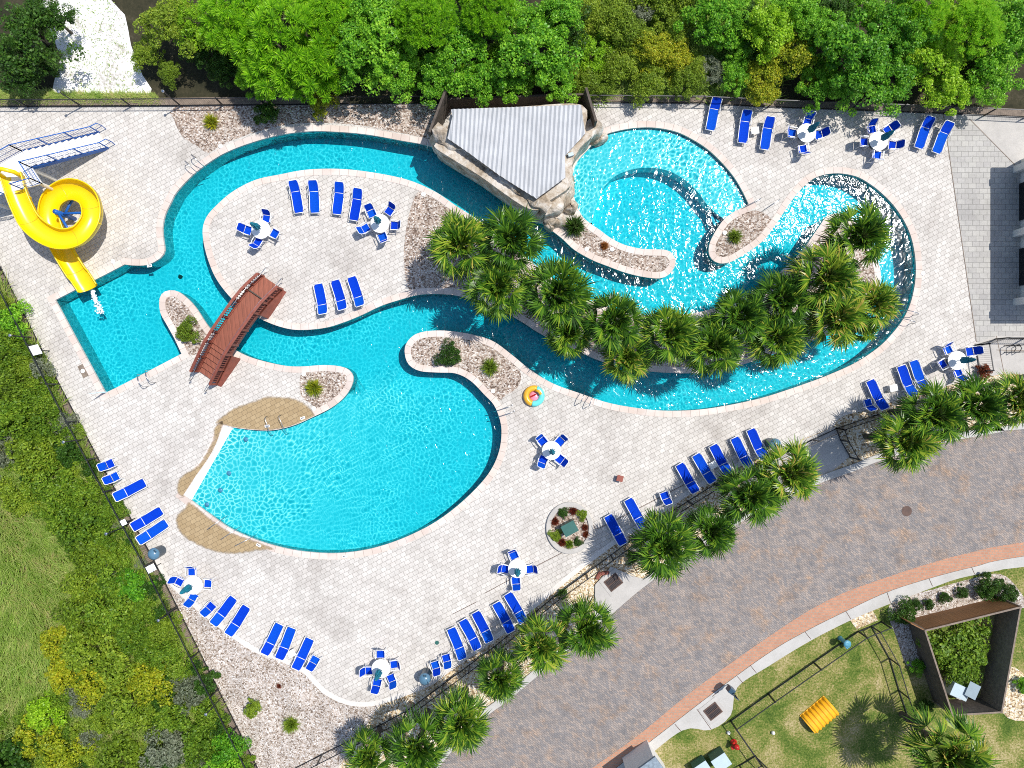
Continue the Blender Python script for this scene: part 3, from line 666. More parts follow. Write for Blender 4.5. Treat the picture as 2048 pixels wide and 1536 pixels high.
# ------------------------------------------------------------------ furniture
FR = .022
def make_lounger():
    t = empty('sun_lounger')
    f = MB(); w = .31
    for s in (-1, 1):
        f.tube([(s*w, -.95, .34), (s*w, -.6, .38), (s*w, -.1, .36), (s*w, .38, .36)], .026)
        f.tube([(s*(w+.01), .10, .37), (s*(w+.03), .22, .52), (s*(w+.03), .48, .55), (s*(w+.01), .62, .36)], .02)
    f.tube([(-w, -.95, .34), (w, -.95, .34)], .026); f.tube([(-w, .38, .36), (w, .38, .36)], .02)
    f.build('frame', 'white', t, True)
    b = MB(); b.tube([(-w, .36, .37), (-w, .93, .66), (-w+.07, 1.0, .69), (w-.07, 1.0, .69), (w, .93, .66), (w, .36, .37)], .026); b.build('backrest_frame', 'white', t, True)
    def sling(y0, z0, y1, z1, sag, cap=0):
        m = MB(); k = 6; q = 6
        for i in range(k+1):
            u = i/k; ww = w-.03-(.06*max(0, (u-.8)/.2) if cap > 0 else (.06*max(0, (.12-u)/.12) if cap < 0 else 0))
            for j in range(q+1):
                v = j/q*2-1; m.v.append((v*ww, y0+(y1-y0)*u, z0+(z1-z0)*u-sag*(1-v*v)+.008*math.sin(u*9)))
        for i in range(k):
            for j in range(q):
                a = i*(q+1)+j; m.f.append((a, a+1, a+q+2, a+q+1))
        return m
    sling(-.93, .355, .37, .375, .025, -1).build('seat', 'blue', t, True)
    sling(.385, .39, .98, .695, .03, 1).build('backrest', 'blue', t, True)
    for sx in (-1, 1):
        for y in (-.72, .55):
            m = MB(); m.tube([(sx*w, y, .36), (sx*(w+.03), y+.05, .01)], .022); m.build('leg', 'white', t)
    return t
def make_chair():
    t = empty('patio_armchair'); w = .26     # faces +y
    f = MB()
    f.tube([(-w, .24, .42), (w, .24, .42), (w, -.20, .40), (-w, -.20, .40)], .02, close=True); f.build('frame', 'white', t)
    b = MB(); b.tube([(-w, -.19, .41), (-w, -.40, .90), (-w+.07, -.46, .98), (w-.07, -.46, .98), (w, -.40, .90), (w, -.19, .41)], .02); b.build('backrest_frame', 'white', t)
    m = MB(); k = 4
    for i in range(k+1):
        for j in range(5): m.v.append(((j/4*2-1)*(w-.015), .23-.42*i/k, .43-.02*math.sin(math.pi*i/k)-.015*(1-(j/2-1)**2)))
    for i in range(k):
        for j in range(4): a = i*5+j; m.f.append((a, a+1, a+6, a+5))
    m.build('seat', 'blue', t, True)
    m = MB()
    for i in range(k+1):
        for j in range(5):
            u = i/k; m.v.append(((j/4*2-1)*(w-.02-(.05 if i == k else 0)), -.215-.235*u, .44+.52*u+.02*(1-(j/2-1)**2)))
    for i in range(k):
        for j in range(4): a = i*5+j; m.f.append((a, a+1, a+6, a+5))
    m.build('backrest', 'blue', t, True)
    for s in (-1, 1):
        a = MB(); a.tube([(s*(w+.03), .24, .42), (s*(w+.04), .22, .63), (s*(w+.04), -.1, .65), (s*w, -.31, .68)], .02)
        a.bar((s*(w+.04), .22, .655), (s*(w+.04), -.12, .665), .05, .02); a.build('armrest', 'white', t)
        for y, y2 in ((.23, .28), (-.19, -.30)):
            m = MB(); m.tube([(s*w, y, .42), (s*(w+.02), y2, .01)], .019); m.build('leg', 'white', t)
    return t
def make_table():
    t = empty('patio_table')
    m = MB(); m.lathe([(.55, .705), (.575, .71), (.58, .725), (.57, .735), (.03, .738)], (0, 0, 0), 36); m.build('tabletop', 'white2', t)
    for k in range(4):
        a = R(45+90*k); m = MB(); m.tube([(.42*math.cos(a), .42*math.sin(a), .71), (.46*math.cos(a), .46*math.sin(a), .01)], .022); m.build('leg', 'white', t)
    return t
def make_umbrella():
    t = empty('closed_umbrella')
    m = MB(); m.tube([(0, 0, .06), (0, 0, 2.42)], .022, 8); m.build('pole', 'white', t)
    m = MB(); m.lathe([(.24, .03), (.24, .07), (.06, .12), (.04, .3)], (0, 0, 0), 18); m.build('base', 'darkbin', t)
    m = MB(); n = 16; vs = []
    prof = [(.075, 1.10), (.15, 1.2), (.17, 1.45), (.14, 1.72), (.085, 1.86), (.12, 1.98), (.10, 2.2), (.05, 2.38), (.01, 2.44)]
    for i, (r, z) in enumerate(prof):
        for j in range(n):
            a = 2*math.pi*j/n; rr = r*(1+.32*(1 if j % 2 else -.5)*(1 if z < 2.2 else .3)); vs.append((rr*math.cos(a+i*.12), rr*math.sin(a+i*.12), z))
    fs = [(i*n+j, i*n+(j+1) % n, (i+1)*n+(j+1) % n, (i+1)*n+j) for i in range(len(prof)-1) for j in range(n)]
    m.add(vs, fs); m.build('canopy', 'teal', t)
    m = MB(); m.lathe([(.13, 1.86), (.135, 1.88), (.12, 1.91)], (0, 0, 0), 14); m.build('strap', 'teal', t)
    return t
def make_side():
    t = empty('side_table')
    m = MB(); m.box((0, 0, .42), (.48, .42, .03)); m.build('tabletop', 'white2', t, bevel=.01)
    for sx in (-1, 1):
        for sy in (-1, 1):
            m = MB(); m.box((sx*.19, sy*.16, .2), (.04, .04, .405)); m.build('leg', 'white', t)
    return t
lounger, chair, table, umb, side = (Proto(f) for f in (make_lounger, make_chair, make_table, make_umbrella, make_side))
LG = [((586,366),(598,422),'blue sun lounger, leftmost of the four at the top of the island deck'),
 ((625,365),(630,423),'blue sun lounger, second from left of the four at the top of the island deck'),
 ((678,368),(674,426),'blue sun lounger, third from left of the four at the top of the island deck'),
 ((715,381),(708,438),'blue sun lounger, rightmost of the four at the top of the island deck'),
 ((645,623),(637,571),'blue sun lounger nearest the bridge, left of three on the lower island deck'),
 ((684,614),(671,564),'blue sun lounger in the middle of three on the lower island deck'),
 ((719,607),(704,557),'blue sun lounger on the right of three on the lower island deck'),
 ((1434,200),(1421,257),'blue sun lounger tilted by the top fence above the round pool, standing apart'),
 ((1495,224),(1485,283),'blue sun lounger on the left side of the small white table near the top fence'),
 ((1541,237),(1529,297),'blue sun lounger on the right side of the small white table near the top fence'),
 ((1861,238),(1838,293),'blue sun lounger, left of the pair in the top right corner of the deck'),
 ((1899,248),(1873,303),'blue sun lounger, right of the pair in the top right corner of the deck'),
 ((233,993),(287,966),'blue sun lounger beside the left fence, just below the two armchairs'),
 ((268,1053),(321,1022),'blue sun lounger beside the left fence, upper of the pair above the bin'),
 ((280,1080),(331,1047),'blue sun lounger beside the left fence, lower of the pair, nearest the bin'),
 ((430,1244),(465,1199),'blue sun lounger right beside the armchair at the lower left deck edge'),
 ((460,1264),(491,1217),'blue sun lounger, second to the right of the armchair at the lower left deck edge'),
 ((532,1302),(557,1253),'blue sun lounger, leftmost of three by the bottom gravel bed'),
 ((561,1311),(582,1261),'blue sun lounger touching the small white table by the bottom gravel bed, on its left'),
 ((594,1332),(618,1282),'blue sun lounger between the small white table and an armchair by the bottom gravel bed'),
 ((923,1312),(904,1261),'blue sun lounger nearest the two armchairs, first of five along the lower fence'),
 ((953,1294),(927,1243),'blue sun lounger, second of five from the left in the row along the lower fence'),
 ((977,1278),(953,1228),'blue sun lounger, third of five from the left in the row along the lower fence'),
 ((1020,1259),(994,1209),'blue sun lounger, fourth of five from the left in the row along the lower fence'),
 ((1045,1240),(1017,1190),'blue sun lounger, rightmost of five in the row along the lower fence'),
 ((1244,1083),(1218,1035),'blue sun lounger closest to the round planter with the green box'),
 ((1285,1050),(1258,1002),'blue sun lounger, second to the right of the round planter'),
 ((1389,979),(1361,932),'blue sun lounger, leftmost of five under the palms right of the lone armchair'),
 ((1423,959),(1394,913),'blue sun lounger left of the white side table in the five under the palms'),
 ((1455,942),(1428,894),'blue sun lounger right of the white side table in the five under the palms'),
 ((1496,927),(1471,880),'blue sun lounger, fourth from left in the row of five under the palms'),
 ((1527,911),(1503,863),'blue sun lounger nearest the bin, rightmost in the row of five under the palms'),
 ((1768,812),(1742,765),'blue sun lounger beside an armchair at the right deck edge by the gravel'),
 ((1826,783),(1804,738),'blue sun lounger, left of the pair next to the right-hand umbrella table'),
 ((1850,772),(1829,728),'blue sun lounger, right of the pair next to the right-hand umbrella table')]
for hd, ft, lab in LG:
    a, b = P(*hd, .66), P(*ft, .34); d = a-b; c = (P(*hd, .69)+P(*ft, .35))/2
    lounger.get((c.x, c.y-.0, .052 if False else .03), math.atan2(d.y, d.x)-math.pi/2, lab, 'sun lounger', 'blue sun loungers on the pool deck')
def side_word(dx, dy):
    a = math.degrees(math.atan2(-dy, dx)) % 360
    return ['right', 'upper right', 'top', 'upper left', 'left', 'lower left', 'bottom', 'lower right'][int(((a+22.5) % 360)//45)]
TB = [((522,459),[(495,460),(533,437),(545,466),(516,484)],'the table at left on the island deck'),
 ((760,447),[(743,426),(779,422),(789,451),(731,457),(765,473)],'the table at right on the island deck'),
 ((1613,266),[(1615,243),(1584,266),(1638,269),(1606,298)],'the top fence table nearer the round pool'),
 ((1757,282),[(1744,258),(1777,260),(1730,284),(1786,290),(1754,303)],'the top fence table beside the lounger pair'),
 ((1103,901),[(1087,884),(1120,883),(1087,919),(1118,916)],'the table in the open below the river'),
 ((1035,1137),[(1029,1115),(1010,1138),(1058,1138),(1032,1162)],'the table left of the round planter'),
 ((762,1337),[(762,1316),(786,1329),(737,1341),(754,1366),(783,1357)],'the table at the deck bottom tip'),
 ((387,1170),[(384,1144),(411,1167),(386,1195),(358,1163)],'the left fence table above bottom gravel'),
 ((1914,721),[(1897,700),(1941,703),(1889,727),(1917,746)],'the far right table near entry fence')]
for (tx, ty), chs, ph in TB:
    c = P(tx, ty, .73); ph2 = ph.replace('the table', '', 1).strip()
    table.get((c.x, c.y, .03), rnd.random()*3, ph.replace('table', 'round white patio table').replace('the ', '', 1), 'table', 'round white umbrella tables')
    umb.get((c.x, c.y, .03), rnd.random()*6, f'closed teal umbrella in the middle of {ph}', 'umbrella', 'closed teal umbrellas')
    used = set()
    for i, (x, y) in enumerate(chs):
        k = P(x, y, .5); d = Vector((c.x-k.x, c.y-k.y, 0)); wd = side_word(x-tx, y-ty)
        if wd in used: wd = 'far '+wd
        used.add(wd)
        if d.length < .78: k = Vector((c.x, c.y, 0))-d.normalized()*.78
        chair.get((k.x, k.y, .03), math.atan2(d.y, d.x)-math.pi/2+rnd.uniform(-.35, .35), f'blue armchair on the {wd} side of {ph}', 'chair', 'blue armchairs round the umbrella tables')
for (x, y), ang, lab in [((219,928),25,'blue armchair by the left fence, upper of the two side by side'),((229,954),27,'blue armchair by the left fence, lower of the two above the loungers'),
   ((421,1214),48,'blue armchair left of two loungers at the lower left deck edge'),((629,1321),62,'blue armchair at the right end of the lounger row by the bottom gravel bed'),
   ((871,1331),108,'blue armchair beside the blue grey bin at the lower fence'),((893,1317),106,'blue armchair between its twin and the first lounger of the lower row'),
   ((1330,992),110,'lone blue armchair between two groups of loungers under the palms'),((1736,806),105,'blue armchair left of a lounger at the right deck edge')]:
    k = P(x, y, .5); chair.get((k.x, k.y, .03), R(ang)-math.pi/2, lab, 'chair', 'blue armchairs apart from tables')
for (x, y), a, lab in [((1510,261),5,'small white side table between two loungers near the top fence'),((583,1307),30,'small white side table between loungers by the bottom gravel bed'),
   ((1426,930),28,'small white side table between loungers under the palms'),((1787,776),10,'small white side table between loungers at the right deck edge')]:
    k = P(x, y, .42); side.get((k.x, k.y, .03), R(a), lab, 'side table', 'small white side tables')

def make_marker():
    m = MB(); m.box((0, 0, .004), (.30, .16, .012)); t = m.build('depth_marker', 'white2')
    for k in (-.08, 0, .08): q = MB(); q.box((k, 0, .012), (.035, .09, .004)); q.build('character', 'black', t)
    return t
mk = Proto(make_marker)
for x, y, a, lab in [(535,852,4,'small white depth tile on the wet coping above the shallow pool'),(606,836,20,'small white depth tile on the coping near the yellow shrub'),(518,1090,-24,'small white depth tile on the lower coping beside the wet patch'),(300,532,8,'small white depth tile on the coping above the slide pool'),(690,1112,2,'small white depth tile at the lowest edge of the big pool')]:
    mk.get((*P2(x, y), .058), R(a), lab, 'depth marker', 'depth tiles on the coping')
def make_bin():
    t = empty('litter_bin')
    m = MB(); m.lathe([(.27, .0), (.33, .06), (.34, .86), (.36, .9)], (0, 0, 0), 22)
    m.build('body', 'darkbin', t, True)
    m = MB(); m.lathe([(.365, .9), (.36, .97), (.27, 1.1), (.12, 1.17), (.01, 1.18)], (0, 0, 0), 22); l = m.build('lid', 'lid', t, True)
    m = MB(); m.box((.2, 0, 1.07), (.18, .2, .1)); m.build('flap', 'darkbin', l)
    return t
bins = Proto(make_bin)
for x, y, lab in [(305,1109,'blue grey litter bin by the left fence below the loungers'),(849,1360,'blue grey litter bin beside two armchairs at the lower fence'),(1552,889,'blue grey litter bin right of the loungers near the gate')]:
    k = P(x, y, 1.1); bins.get((k.x, k.y, .03), rnd.random()*6, lab, 'litter bin', 'blue grey litter bins')
def make_lid():
    m = MB(); m.lathe([(.135, .0), (.135, .02), (.10, .028), (.01, .03)], (0, 0, 0), 18); return m.build('skimmer_lid', 'white2')
lids = Proto(make_lid)
for i, (x, y, w_) in enumerate([(227,523,'above the slide pool'),(442,293,'at the lower tip of the top gravel bed'),(847,389,'at the top tip of the island gravel'),(608,748,'at the corner of the yellow shrub bed'),(628,817,'on the gravel edge by the wet pavers'),(986,782,'at the lower end of the middle gravel spit'),(1173,499,'on the gravel spit beside the boulders'),(1224,499,'beside the orange plant on the gravel spit'),(1449,466,'on the small oval gravel island'),(1845,547,'on the deck outside the right river bend')]):
    k = P(x, y); lids.get((k.x, k.y, .055), 0, f'round white skimmer lid {w_}', 'skimmer lid', 'white skimmer lids')
# ladder handrails
def make_rail():
    t = empty('pool_handrails')
    for s in (-1, 1):
        m = MB(); m.tube([(s*.28, -.38, 0), (s*.28, -.40, .55), (s*.28, -.25, .78), (s*.28, .1, .80), (s*.28, .45, .55), (s*.28, .55, -.5)], .024, 8); m.build('rail', 'steel', t, True)
    return t
rails = Proto(make_rail)
for x, y, dx, dy, lab in [(388,326,1,1,'pair of steel ladder rails at the upper left river bend'),(292,758,-.46,-.89,'pair of steel ladder rails at the lower end of the slide pool'),(1172,799,.4,-1,'pair of steel ladder rails on the lower bank of the river'),(1818,634,-1,-.35,'pair of steel ladder rails at the right river bend'),(868,287,-.3,.9,'pair of steel rails beside the ribbed roof at the river')]:
    k = P(x, y, .4); rails.get((k.x, k.y, .04), math.atan2(-dy, dx)-math.pi/2, lab, 'handrail', 'pool ladder rails')
def make_grab():
    t = empty('grab_rail')
    m = MB(); m.tube([(0, -.75, -.0), (0, -.72, .62), (0, -.6, .78), (0, .3, .5), (0, .75, .1), (0, .8, -.3)], .024, 8); m.build('rail', 'steel', t, True)
    m = MB(); m.lathe([(.06, 0), (.06, .015), (.02, .02)], (0, -.75, 0), 12); m.build('base_plate', 'steel', t)
    return t
grab = Proto(make_grab)
for x, y, dx, dy, lab in [(432,1047,.8,-.6,'steel grab rail, uppermost of three on the wet pavers'),(460,1067,.8,-.55,'steel grab rail, middle of three on the wet pavers'),(489,1082,.8,-.4,'steel grab rail, lowest of three on the wet pavers'),(1006,817,-1,.35,'steel grab rail, upper of the pair at the big pool right edge'),(1010,829,-1,.35,'steel grab rail, lower of the pair at the big pool right edge'),(1503,407,-1,.5,'steel grab rail at the right tip of the round pool'),(1542,411,-.9,.6,'steel grab rail just right of the oval gravel island'),(537,851,.2,1,'steel grab rail, left of two above the shallow pool'),(566,848,.3,1,'steel grab rail, right of two above the shallow pool')]:
    k = P(x, y, .3); grab.get((k.x, k.y, .04), math.atan2(-dy, dx)-math.pi/2, lab, 'handrail', 'single grab rails', .8)

# ------------------------------------------------------------------ fences
def fence(name, pts, h, label, cat='fence', mat='black', gap=2.4, picket=.11, post=.035, closed=False, wire=.006, mid=False):
    t = empty(name, (*P2(*pts[0]), 0)); o = t.location
    rails_ = [MB(), MB(), MB()]; pan = MB(); posts = []
    for a, b in zip(pts, pts[1:]):
        p, q = Vector(P2(*a)), Vector(P2(*b)); L = (q-p).length; n = max(1, int(round(L/gap)))
        for rl, z in zip(rails_, (h, .08)): rl.bar((*(p-o.xy), z), (*(q-o.xy), z), .045, .045)
        for i in range(n): posts.append(p+(q-p)*i/n)
        k = int(L/picket)
        for i in range(k):
            c = p+(q-p)*(i+.5)/k-o.xy; pan.bar((c.x, c.y, .08), (c.x, c.y, h), wire, wire, (1, 0, 0))
    posts.append(q)
    rails_[0].build('top_rail', mat, t); rails_[1].build('bottom_rail', mat, t); pan.build('mesh_panel', mat, t)
    for c in posts:
        m = MB(); c = c-o.xy; m.bar((c.x, c.y, 0), (c.x, c.y, h+.06), post*2, post*2, (1, 0, 0)); m.build('post', mat, t)
    return tag(t, label, cat)
fence('chain_fence', FEN_T[:5], 1.15, 'black mesh fence along the deck top, left of and behind the ribbed roof', gap=3.0)
fence('chain_fence', FEN_T[4:], 1.15, 'black mesh fence along the top right of the deck under the trees', gap=2.9)
fence('chain_fence', FEN_L, 1.25, 'black mesh fence running down the left side of the deck', gap=2.9)
FB = [(565,1548),(725,1467),(812,1422),(887,1367),(992,1290),(1106,1194),(1171,1147),(1321,1036),(1429,968),(1536,918),(1574,902)]
fence('picket_fence', FB, 1.25, 'long black picket fence between the deck and the brick road', picket=.13, wire=.014, gap=2.3)
fence('picket_fence', [(1673,856),(1823,806),(1900,786),(2100,735)], 1.25, 'black picket fence behind the palms at the far right', picket=.13, wire=.014)
fence('picket_gate', [(1574,902),(1672,857)], 1.25, 'black picket gate across the concrete path', 'gate', picket=.13, wire=.014, gap=1.6)
fence('picket_fence', [(1672,857),(1680,880),(1700,915)], 1.1, 'short black railing curving from the gate toward the road', picket=.13, wire=.014, gap=1.5)
fence('entry_fence', [(1950,690),(1990,678),(2100,678)], 1.3, 'black mesh fence round the entry slab at the right edge', picket=.12, wire=.01, gap=2.0)
fence('entry_fence', [(1950,690),(1958,742)], 1.3, 'short black fence side running down from the entry slab corner', picket=.12, wire=.01)
fence('dog_fence', [(1510,1511),(1461,1441),(1536,1387),(1626,1324),(1716,1262),(1762,1243)], 1.15, 'black fence of the dog lawn along the lower kerb', picket=.12, wire=.008, gap=3.0)
fence('dog_fence', [(1742,1252),(1778,1316),(1797,1380),(1813,1428),(1832,1480)], 1.15, 'black fence down the right side of the dog lawn', picket=.12, wire=.008, gap=3.0)
fence('dog_fence', [(1560,1560),(1510,1511),(1478,1530)], 1.15, 'black fence corner at the bottom of the dog lawn', picket=.12, wire=.008, gap=2.0)
# timber edging boards outside the fences
def edging(pts, w, name, lab, side=1, h=.12):
    a = W2(pts); b = offset(a, w*side, False); a2 = offset(a, .06*side, False)
    o = band_prism(name, a2, b, 0, h, 'timber'); return tag(o, lab, 'wall')
edging(FEN_T[:4], .5, 'retaining_wall', 'brown timber retaining edge outside the top left fence')
edging(FEN_T[4:-1], .5, 'retaining_wall', 'brown timber retaining edge outside the top right fence')
edging(FEN_L, .38, 'retaining_wall', 'brown timber retaining edge outside the left fence', -1)
# tall light poles on the fence line
def make_pole():
    t = empty('fence_lamp_pole')
    m = MB(); m.tube([(0, 0, 0), (0, 0, 2.25)], .035, 8); m.build('pole', 'black', t)
    m = MB(); m.lathe([(.05, 2.2), (.09, 2.24), (.09, 2.30), (.04, 2.34)], (0, 0, 0), 12); m.build('lamp_head', 'steel', t)
    return t
pole = Proto(make_pole)
for i, (x, y) in enumerate([(165, 214), (363, 213)]): pole.get((*P2(x, y), 0), 0, f'tall dark lamp pole, {ORD[i]} from the left on the top fence', 'lamp pole', 'lamp poles on the fences')
for i, (x, y) in enumerate([(4, 558), (76, 676), (177, 878), (258, 1052), (357, 1216), (447, 1394)]): pole.get((*P2(x-3, y), 0), 0, f'tall dark lamp pole, {ORD[i]} from the top on the left fence', 'lamp pole', 'lamp poles on the fences')
# signs on the left fence
def sign(x, y, w, hgt, z, rz, lab, ring=False):
    t = empty('sign', P(x, y, z), R(rz))
    m = MB(); m.bar((-w/2, 0, 0), (w/2, 0, 0), hgt, .03, Vector((0, .75, .66))); m.build('board', 'white2', t)
    if ring:
        m = MB(); m.tube([(.2*math.cos(a), .16*math.sin(a)+.02, .08+.1*math.sin(a)) for a in np.linspace(0, 6.28, 17)[:-1]], .045, 8, True); m.build('ring', 'white', t)
    m = MB(); m.bar((0, 0, -z), (0, 0, -.03), .05, .05, (1, 0, 0)); m.build('post', 'black', t)
    return tag(t, lab, 'sign')
sign(71, 700, .62, .5, 1.3, -62, 'large white sign board on the left fence beside the slide pool')
sign(247, 1045, .34, .3, 1.3, -62, 'small white notice board on the left fence by the loungers')
o = sign(302, 1137, .42, .5, 1.2, -62, 'white board holding a life ring on the left fence below the bin', True)

# ------------------------------------------------------------------ water slide
PH = 2.4
def slide():
    t = empty('water_slide', P(146, 437)); o = t.location
    path = [(30,352,2.45),(40,385,2.35),(52,415,2.22),(70,447,2.08),(100,471,1.92),(132,481,1.80),(165,474,1.66),(187,450,1.50),(193,425,1.38),(184,398,1.26),(160,384,1.16),(135,386,1.08),(113,403,1.0),(106,430,.92),(113,460,.82),(126,490,.70),(143,520,.56),(160,547,.42),(175,570,.30),(180,578,.24)]
    pts = [P(*p) for p in path]; q = []
    for i in range(len(pts)-1):
        a = pts[max(0, i-1)]; b = pts[i]; c = pts[i+1]; d = pts[min(len(pts)-1, i+2)]
        for k in range(5):
            u = k/5; q.append(.5*((2*b)+(c-a)*u+(2*a-5*b+4*c-d)*u*u+(3*b-a-3*c+d)*u**3))
    q.append(pts[-1])
    m = MB(); nn = 15; k = len(q)
    for shell in (0, 1):
        for i, p in enumerate(q):
            d = (q[min(k-1, i+1)]-q[max(0, i-1)]); d.z = 0; d.normalize(); sd = Vector((d.y, -d.x, 0)); u = i/(k-1)
            lf = .62*(1+0.0*u); loopy = math.exp(-((u-.42)/.22)**2)
            for j in range(nn):
                a = math.pi*(j/(nn-1)); r = (.60 if shell == 0 else .63)
                hgt = .50+.25*loopy*(1 if j < nn/2 else .2)
                if u > .9: hgt *= .75
                x = -math.cos(a)*r; z = (1-math.sin(a))
                z = z*hgt if shell == 0 else z*hgt-.04
                # squarer trough
                m.v.append(p-o+sd*(-x)*(1.0+.05*math.sin(a))+Vector((0, 0, z-.1)))
    N_ = k*nn
    for i in range(k-1):
        for j in range(nn-1):
            a = i*nn+j; m.f.append((a, a+1, a+nn+1, a+nn)); b = a+N_; m.f.append((b, b+nn, b+nn+1, b+1))
        for j in (0, nn-1):
            a = i*nn+j; m.f.append((a, a+nn, a+nn+N_, a+N_) if j else (a, a+N_, a+nn+N_, a+nn))
    m.build('trough', 'yellow', t, True)
    m_in = list(m.v)
    rim = MB()
    for j in (0, nn-1): rim.tube([m.v[i*nn+j] for i in range(k)], .045, 6)
    rim.build('rim', 'yellow', t, True)
    fl = MB()
    for i in range(8, k-6, 14):
        fl.tube([Vector(m.v[N_+i*nn+j])+Vector((0, 0, -.02)) for j in range(nn)], .035, 5)
    fl.build('flange', 'yellow', t, True)
    for i in range(14, k-6, 14):
        sm_ = MB(); sm_.tube([Vector(m_in[i*nn+j])+Vector((0, 0, .012)) for j in range(nn)], .014, 4); sm_.build('seam', 'amber', t)
    # blue column with arms inside the loop
    m = MB(); c = P(150, 438, 0)-o; m.tube([c, c+Vector((0, 0, 1.9))], .14, 12); m.build('support_column', 'bluepaint', t, True)
    for (x, y, z) in ((112, 428, 1.0), (185, 425, 1.2), (150, 478, 1.5), (150, 392, .9)):
        e = P(x, y, z)-o; m = MB(); m.tube([c+Vector((0, 0, z+.1)), (c+e)/2+Vector((0, 0, z/2+.1)), e], .075, 8); m.build('support_arm', 'bluepaint', t, True)
    for (x, y, z) in ((58, 425, 2.0), (135, 505, .5), (160, 545, .2)):
        e = P(x, y, z)-o; m = MB(); m.tube([Vector((e.x, e.y, 0)), Vector((e.x, e.y, max(.1, z-.35)))], .09, 10); m.build('support_post', 'bluepaint', t)
    m = MB(); c2 = P(30, 356, PH)-o; 
    m.tube([c2+Vector((-.55, 0, .1)), c2+Vector((-.5, .12, .75)), c2+Vector((0, .2, 1.1)), c2+Vector((.5, .12, .75)), c2+Vector((.55, 0, .1))], .13, 8); m.build('entry_arch', 'yellow', t, True)
    return tag(t, 'open yellow spiral water slide ending in the corner pool', 'water slide')
slide()
def railing(t, pts, base, mat, h=1.05, step=.14, postgap=1.3, name='railing'):
    o = t.location; m = MB()
    for a, b in zip(pts, pts[1:]):
        a, b = Vector(a)-o, Vector(b)-o; L = (b-a).length; u = Vector((0, 0, 1))
        m.tube([a+u*h, b+u*h], .03, 6); m.tube([a+u*(h*.52), b+u*(h*.52)], .012, 5); m.tube([a+u*.12, b+u*.12], .018, 5)
        n = max(1, int(L/step))
        for i in range(n+1):
            c = a+(b-a)*i/n; m.bar(c+u*.12, c+u*h, .014, .014, (1, 0, 0))
        n = max(1, int(round(L/postgap)))
        for i in range(n+1):
            c = a+(b-a)*i/n; m.bar(c, c+u*(h+.02), .055, .055, (1, 0, 0))
    return m.build(name, mat, t)
def tower():
    t = empty('slide_stair_tower', P(40, 370)); o = t.location
    R0, R1 = P(218, 297), P(63, 335, PH); L0, L1 = P(200, 266), P(54, 303, PH)
    w = (P(200, 266)-P(218, 297)); L1 = R1+w; L0 = R0+w
    st = MB(); n = 12
    for i in range(n):
        u = (i+.5)/n; a = R0.lerp(R1, u)-o; b = L0.lerp(L1, u)-o; z = PH*(i+1)/n
        d = (R1-R0); d.z = 0; d.normalize()
        c = (a+b)/2; c.z = z-.11; st.box(c, ((R1-R0).xy.length/n+.01, w.length-.1, .22), math.atan2(d.y, d.x))
    st.build('steps', 'stucco', t)
    for a, b in ((R0, R1), (L0, L1)):
        m = MB(); m.bar(a-o+Vector((0, 0, .05)), b-o+Vector((0, 0, -.12)), .06, .28); m.build('stringer', 'bluepaint', t)
    # platform
    d = (L1-R1); d.z = 0; dn = d.normalized(); e = Vector((-dn.y, dn.x, 0))
    if e.x > 0: e = -e
    pr = R1; c1 = P(84, 367, PH); c2 = P(-40, 400, PH); c3 = P(-90, 330, PH); c4 = L1+e*3.2
    poly = [(p.x-o.x, p.y-o.y) for p in (pr, c1, c2, c3, c4, L1)]
    m = MB(); m.prism(poly, PH-.12, PH); m.build('platform', 'white2', t)
    for p in (c1, c2, L1, R1, c4):
        m = MB(); q = p+(Vector((o.x-.5, o.y, 0))-p)*.06; m.tube([(q.x-o.x, q.y-o.y, 0), (q.x-o.x, q.y-o.y, PH-.1)], .11, 12); m.build('support_post', 'stucco', t)
    g0 = P(45, 378, PH); g1 = P(14, 390, PH)
    railing(t, [R0, R1, c1, g0], 0, 'bluepaint'); railing(t, [L0, L1, c4], 0, 'bluepaint'); railing(t, [g1, c2, c3], 0, 'bluepaint')
    m = MB()
    for b0 in (R0, L0):
        dd = (b0-(R1 if b0 is R0 else L1)); dd.z = 0; dd.normalize(); b = b0-o
        m.tube([b+Vector((0, 0, 1.05)), b+dd*.45+Vector((0, 0, 1.0)), b+dd*.5+Vector((0, 0, .5)), b+dd*.45], .028, 8)
        m.tube([b+Vector((0, 0, .5)), b+dd*.5+Vector((0, 0, .5))], .02, 6)
    m.build('handrail_end', 'bluepaint', t)
    return tag(t, 'white platform with blue railed stairs leading up to the yellow slide', 'stairs')
tower()
fm = MB(); a = P(184, 582, -.1); b = P(202, 628, -.1); rr = random.Random(3)
for k in range(230):
    u = rr.random()**1.3; c = a.lerp(b, u); w = .09+.17*u
    fm.lathe([(.02, -.01), (rr.uniform(.015, .055), .0), (.01, rr.uniform(.02, .05))], (c.x+rr.gauss(0, w*.6), c.y+rr.gauss(0, .08), -.115), 7)
tag(fm.build('splash', 'foam'), 'white trail of foam where the yellow slide empties into the pool', 'splash')

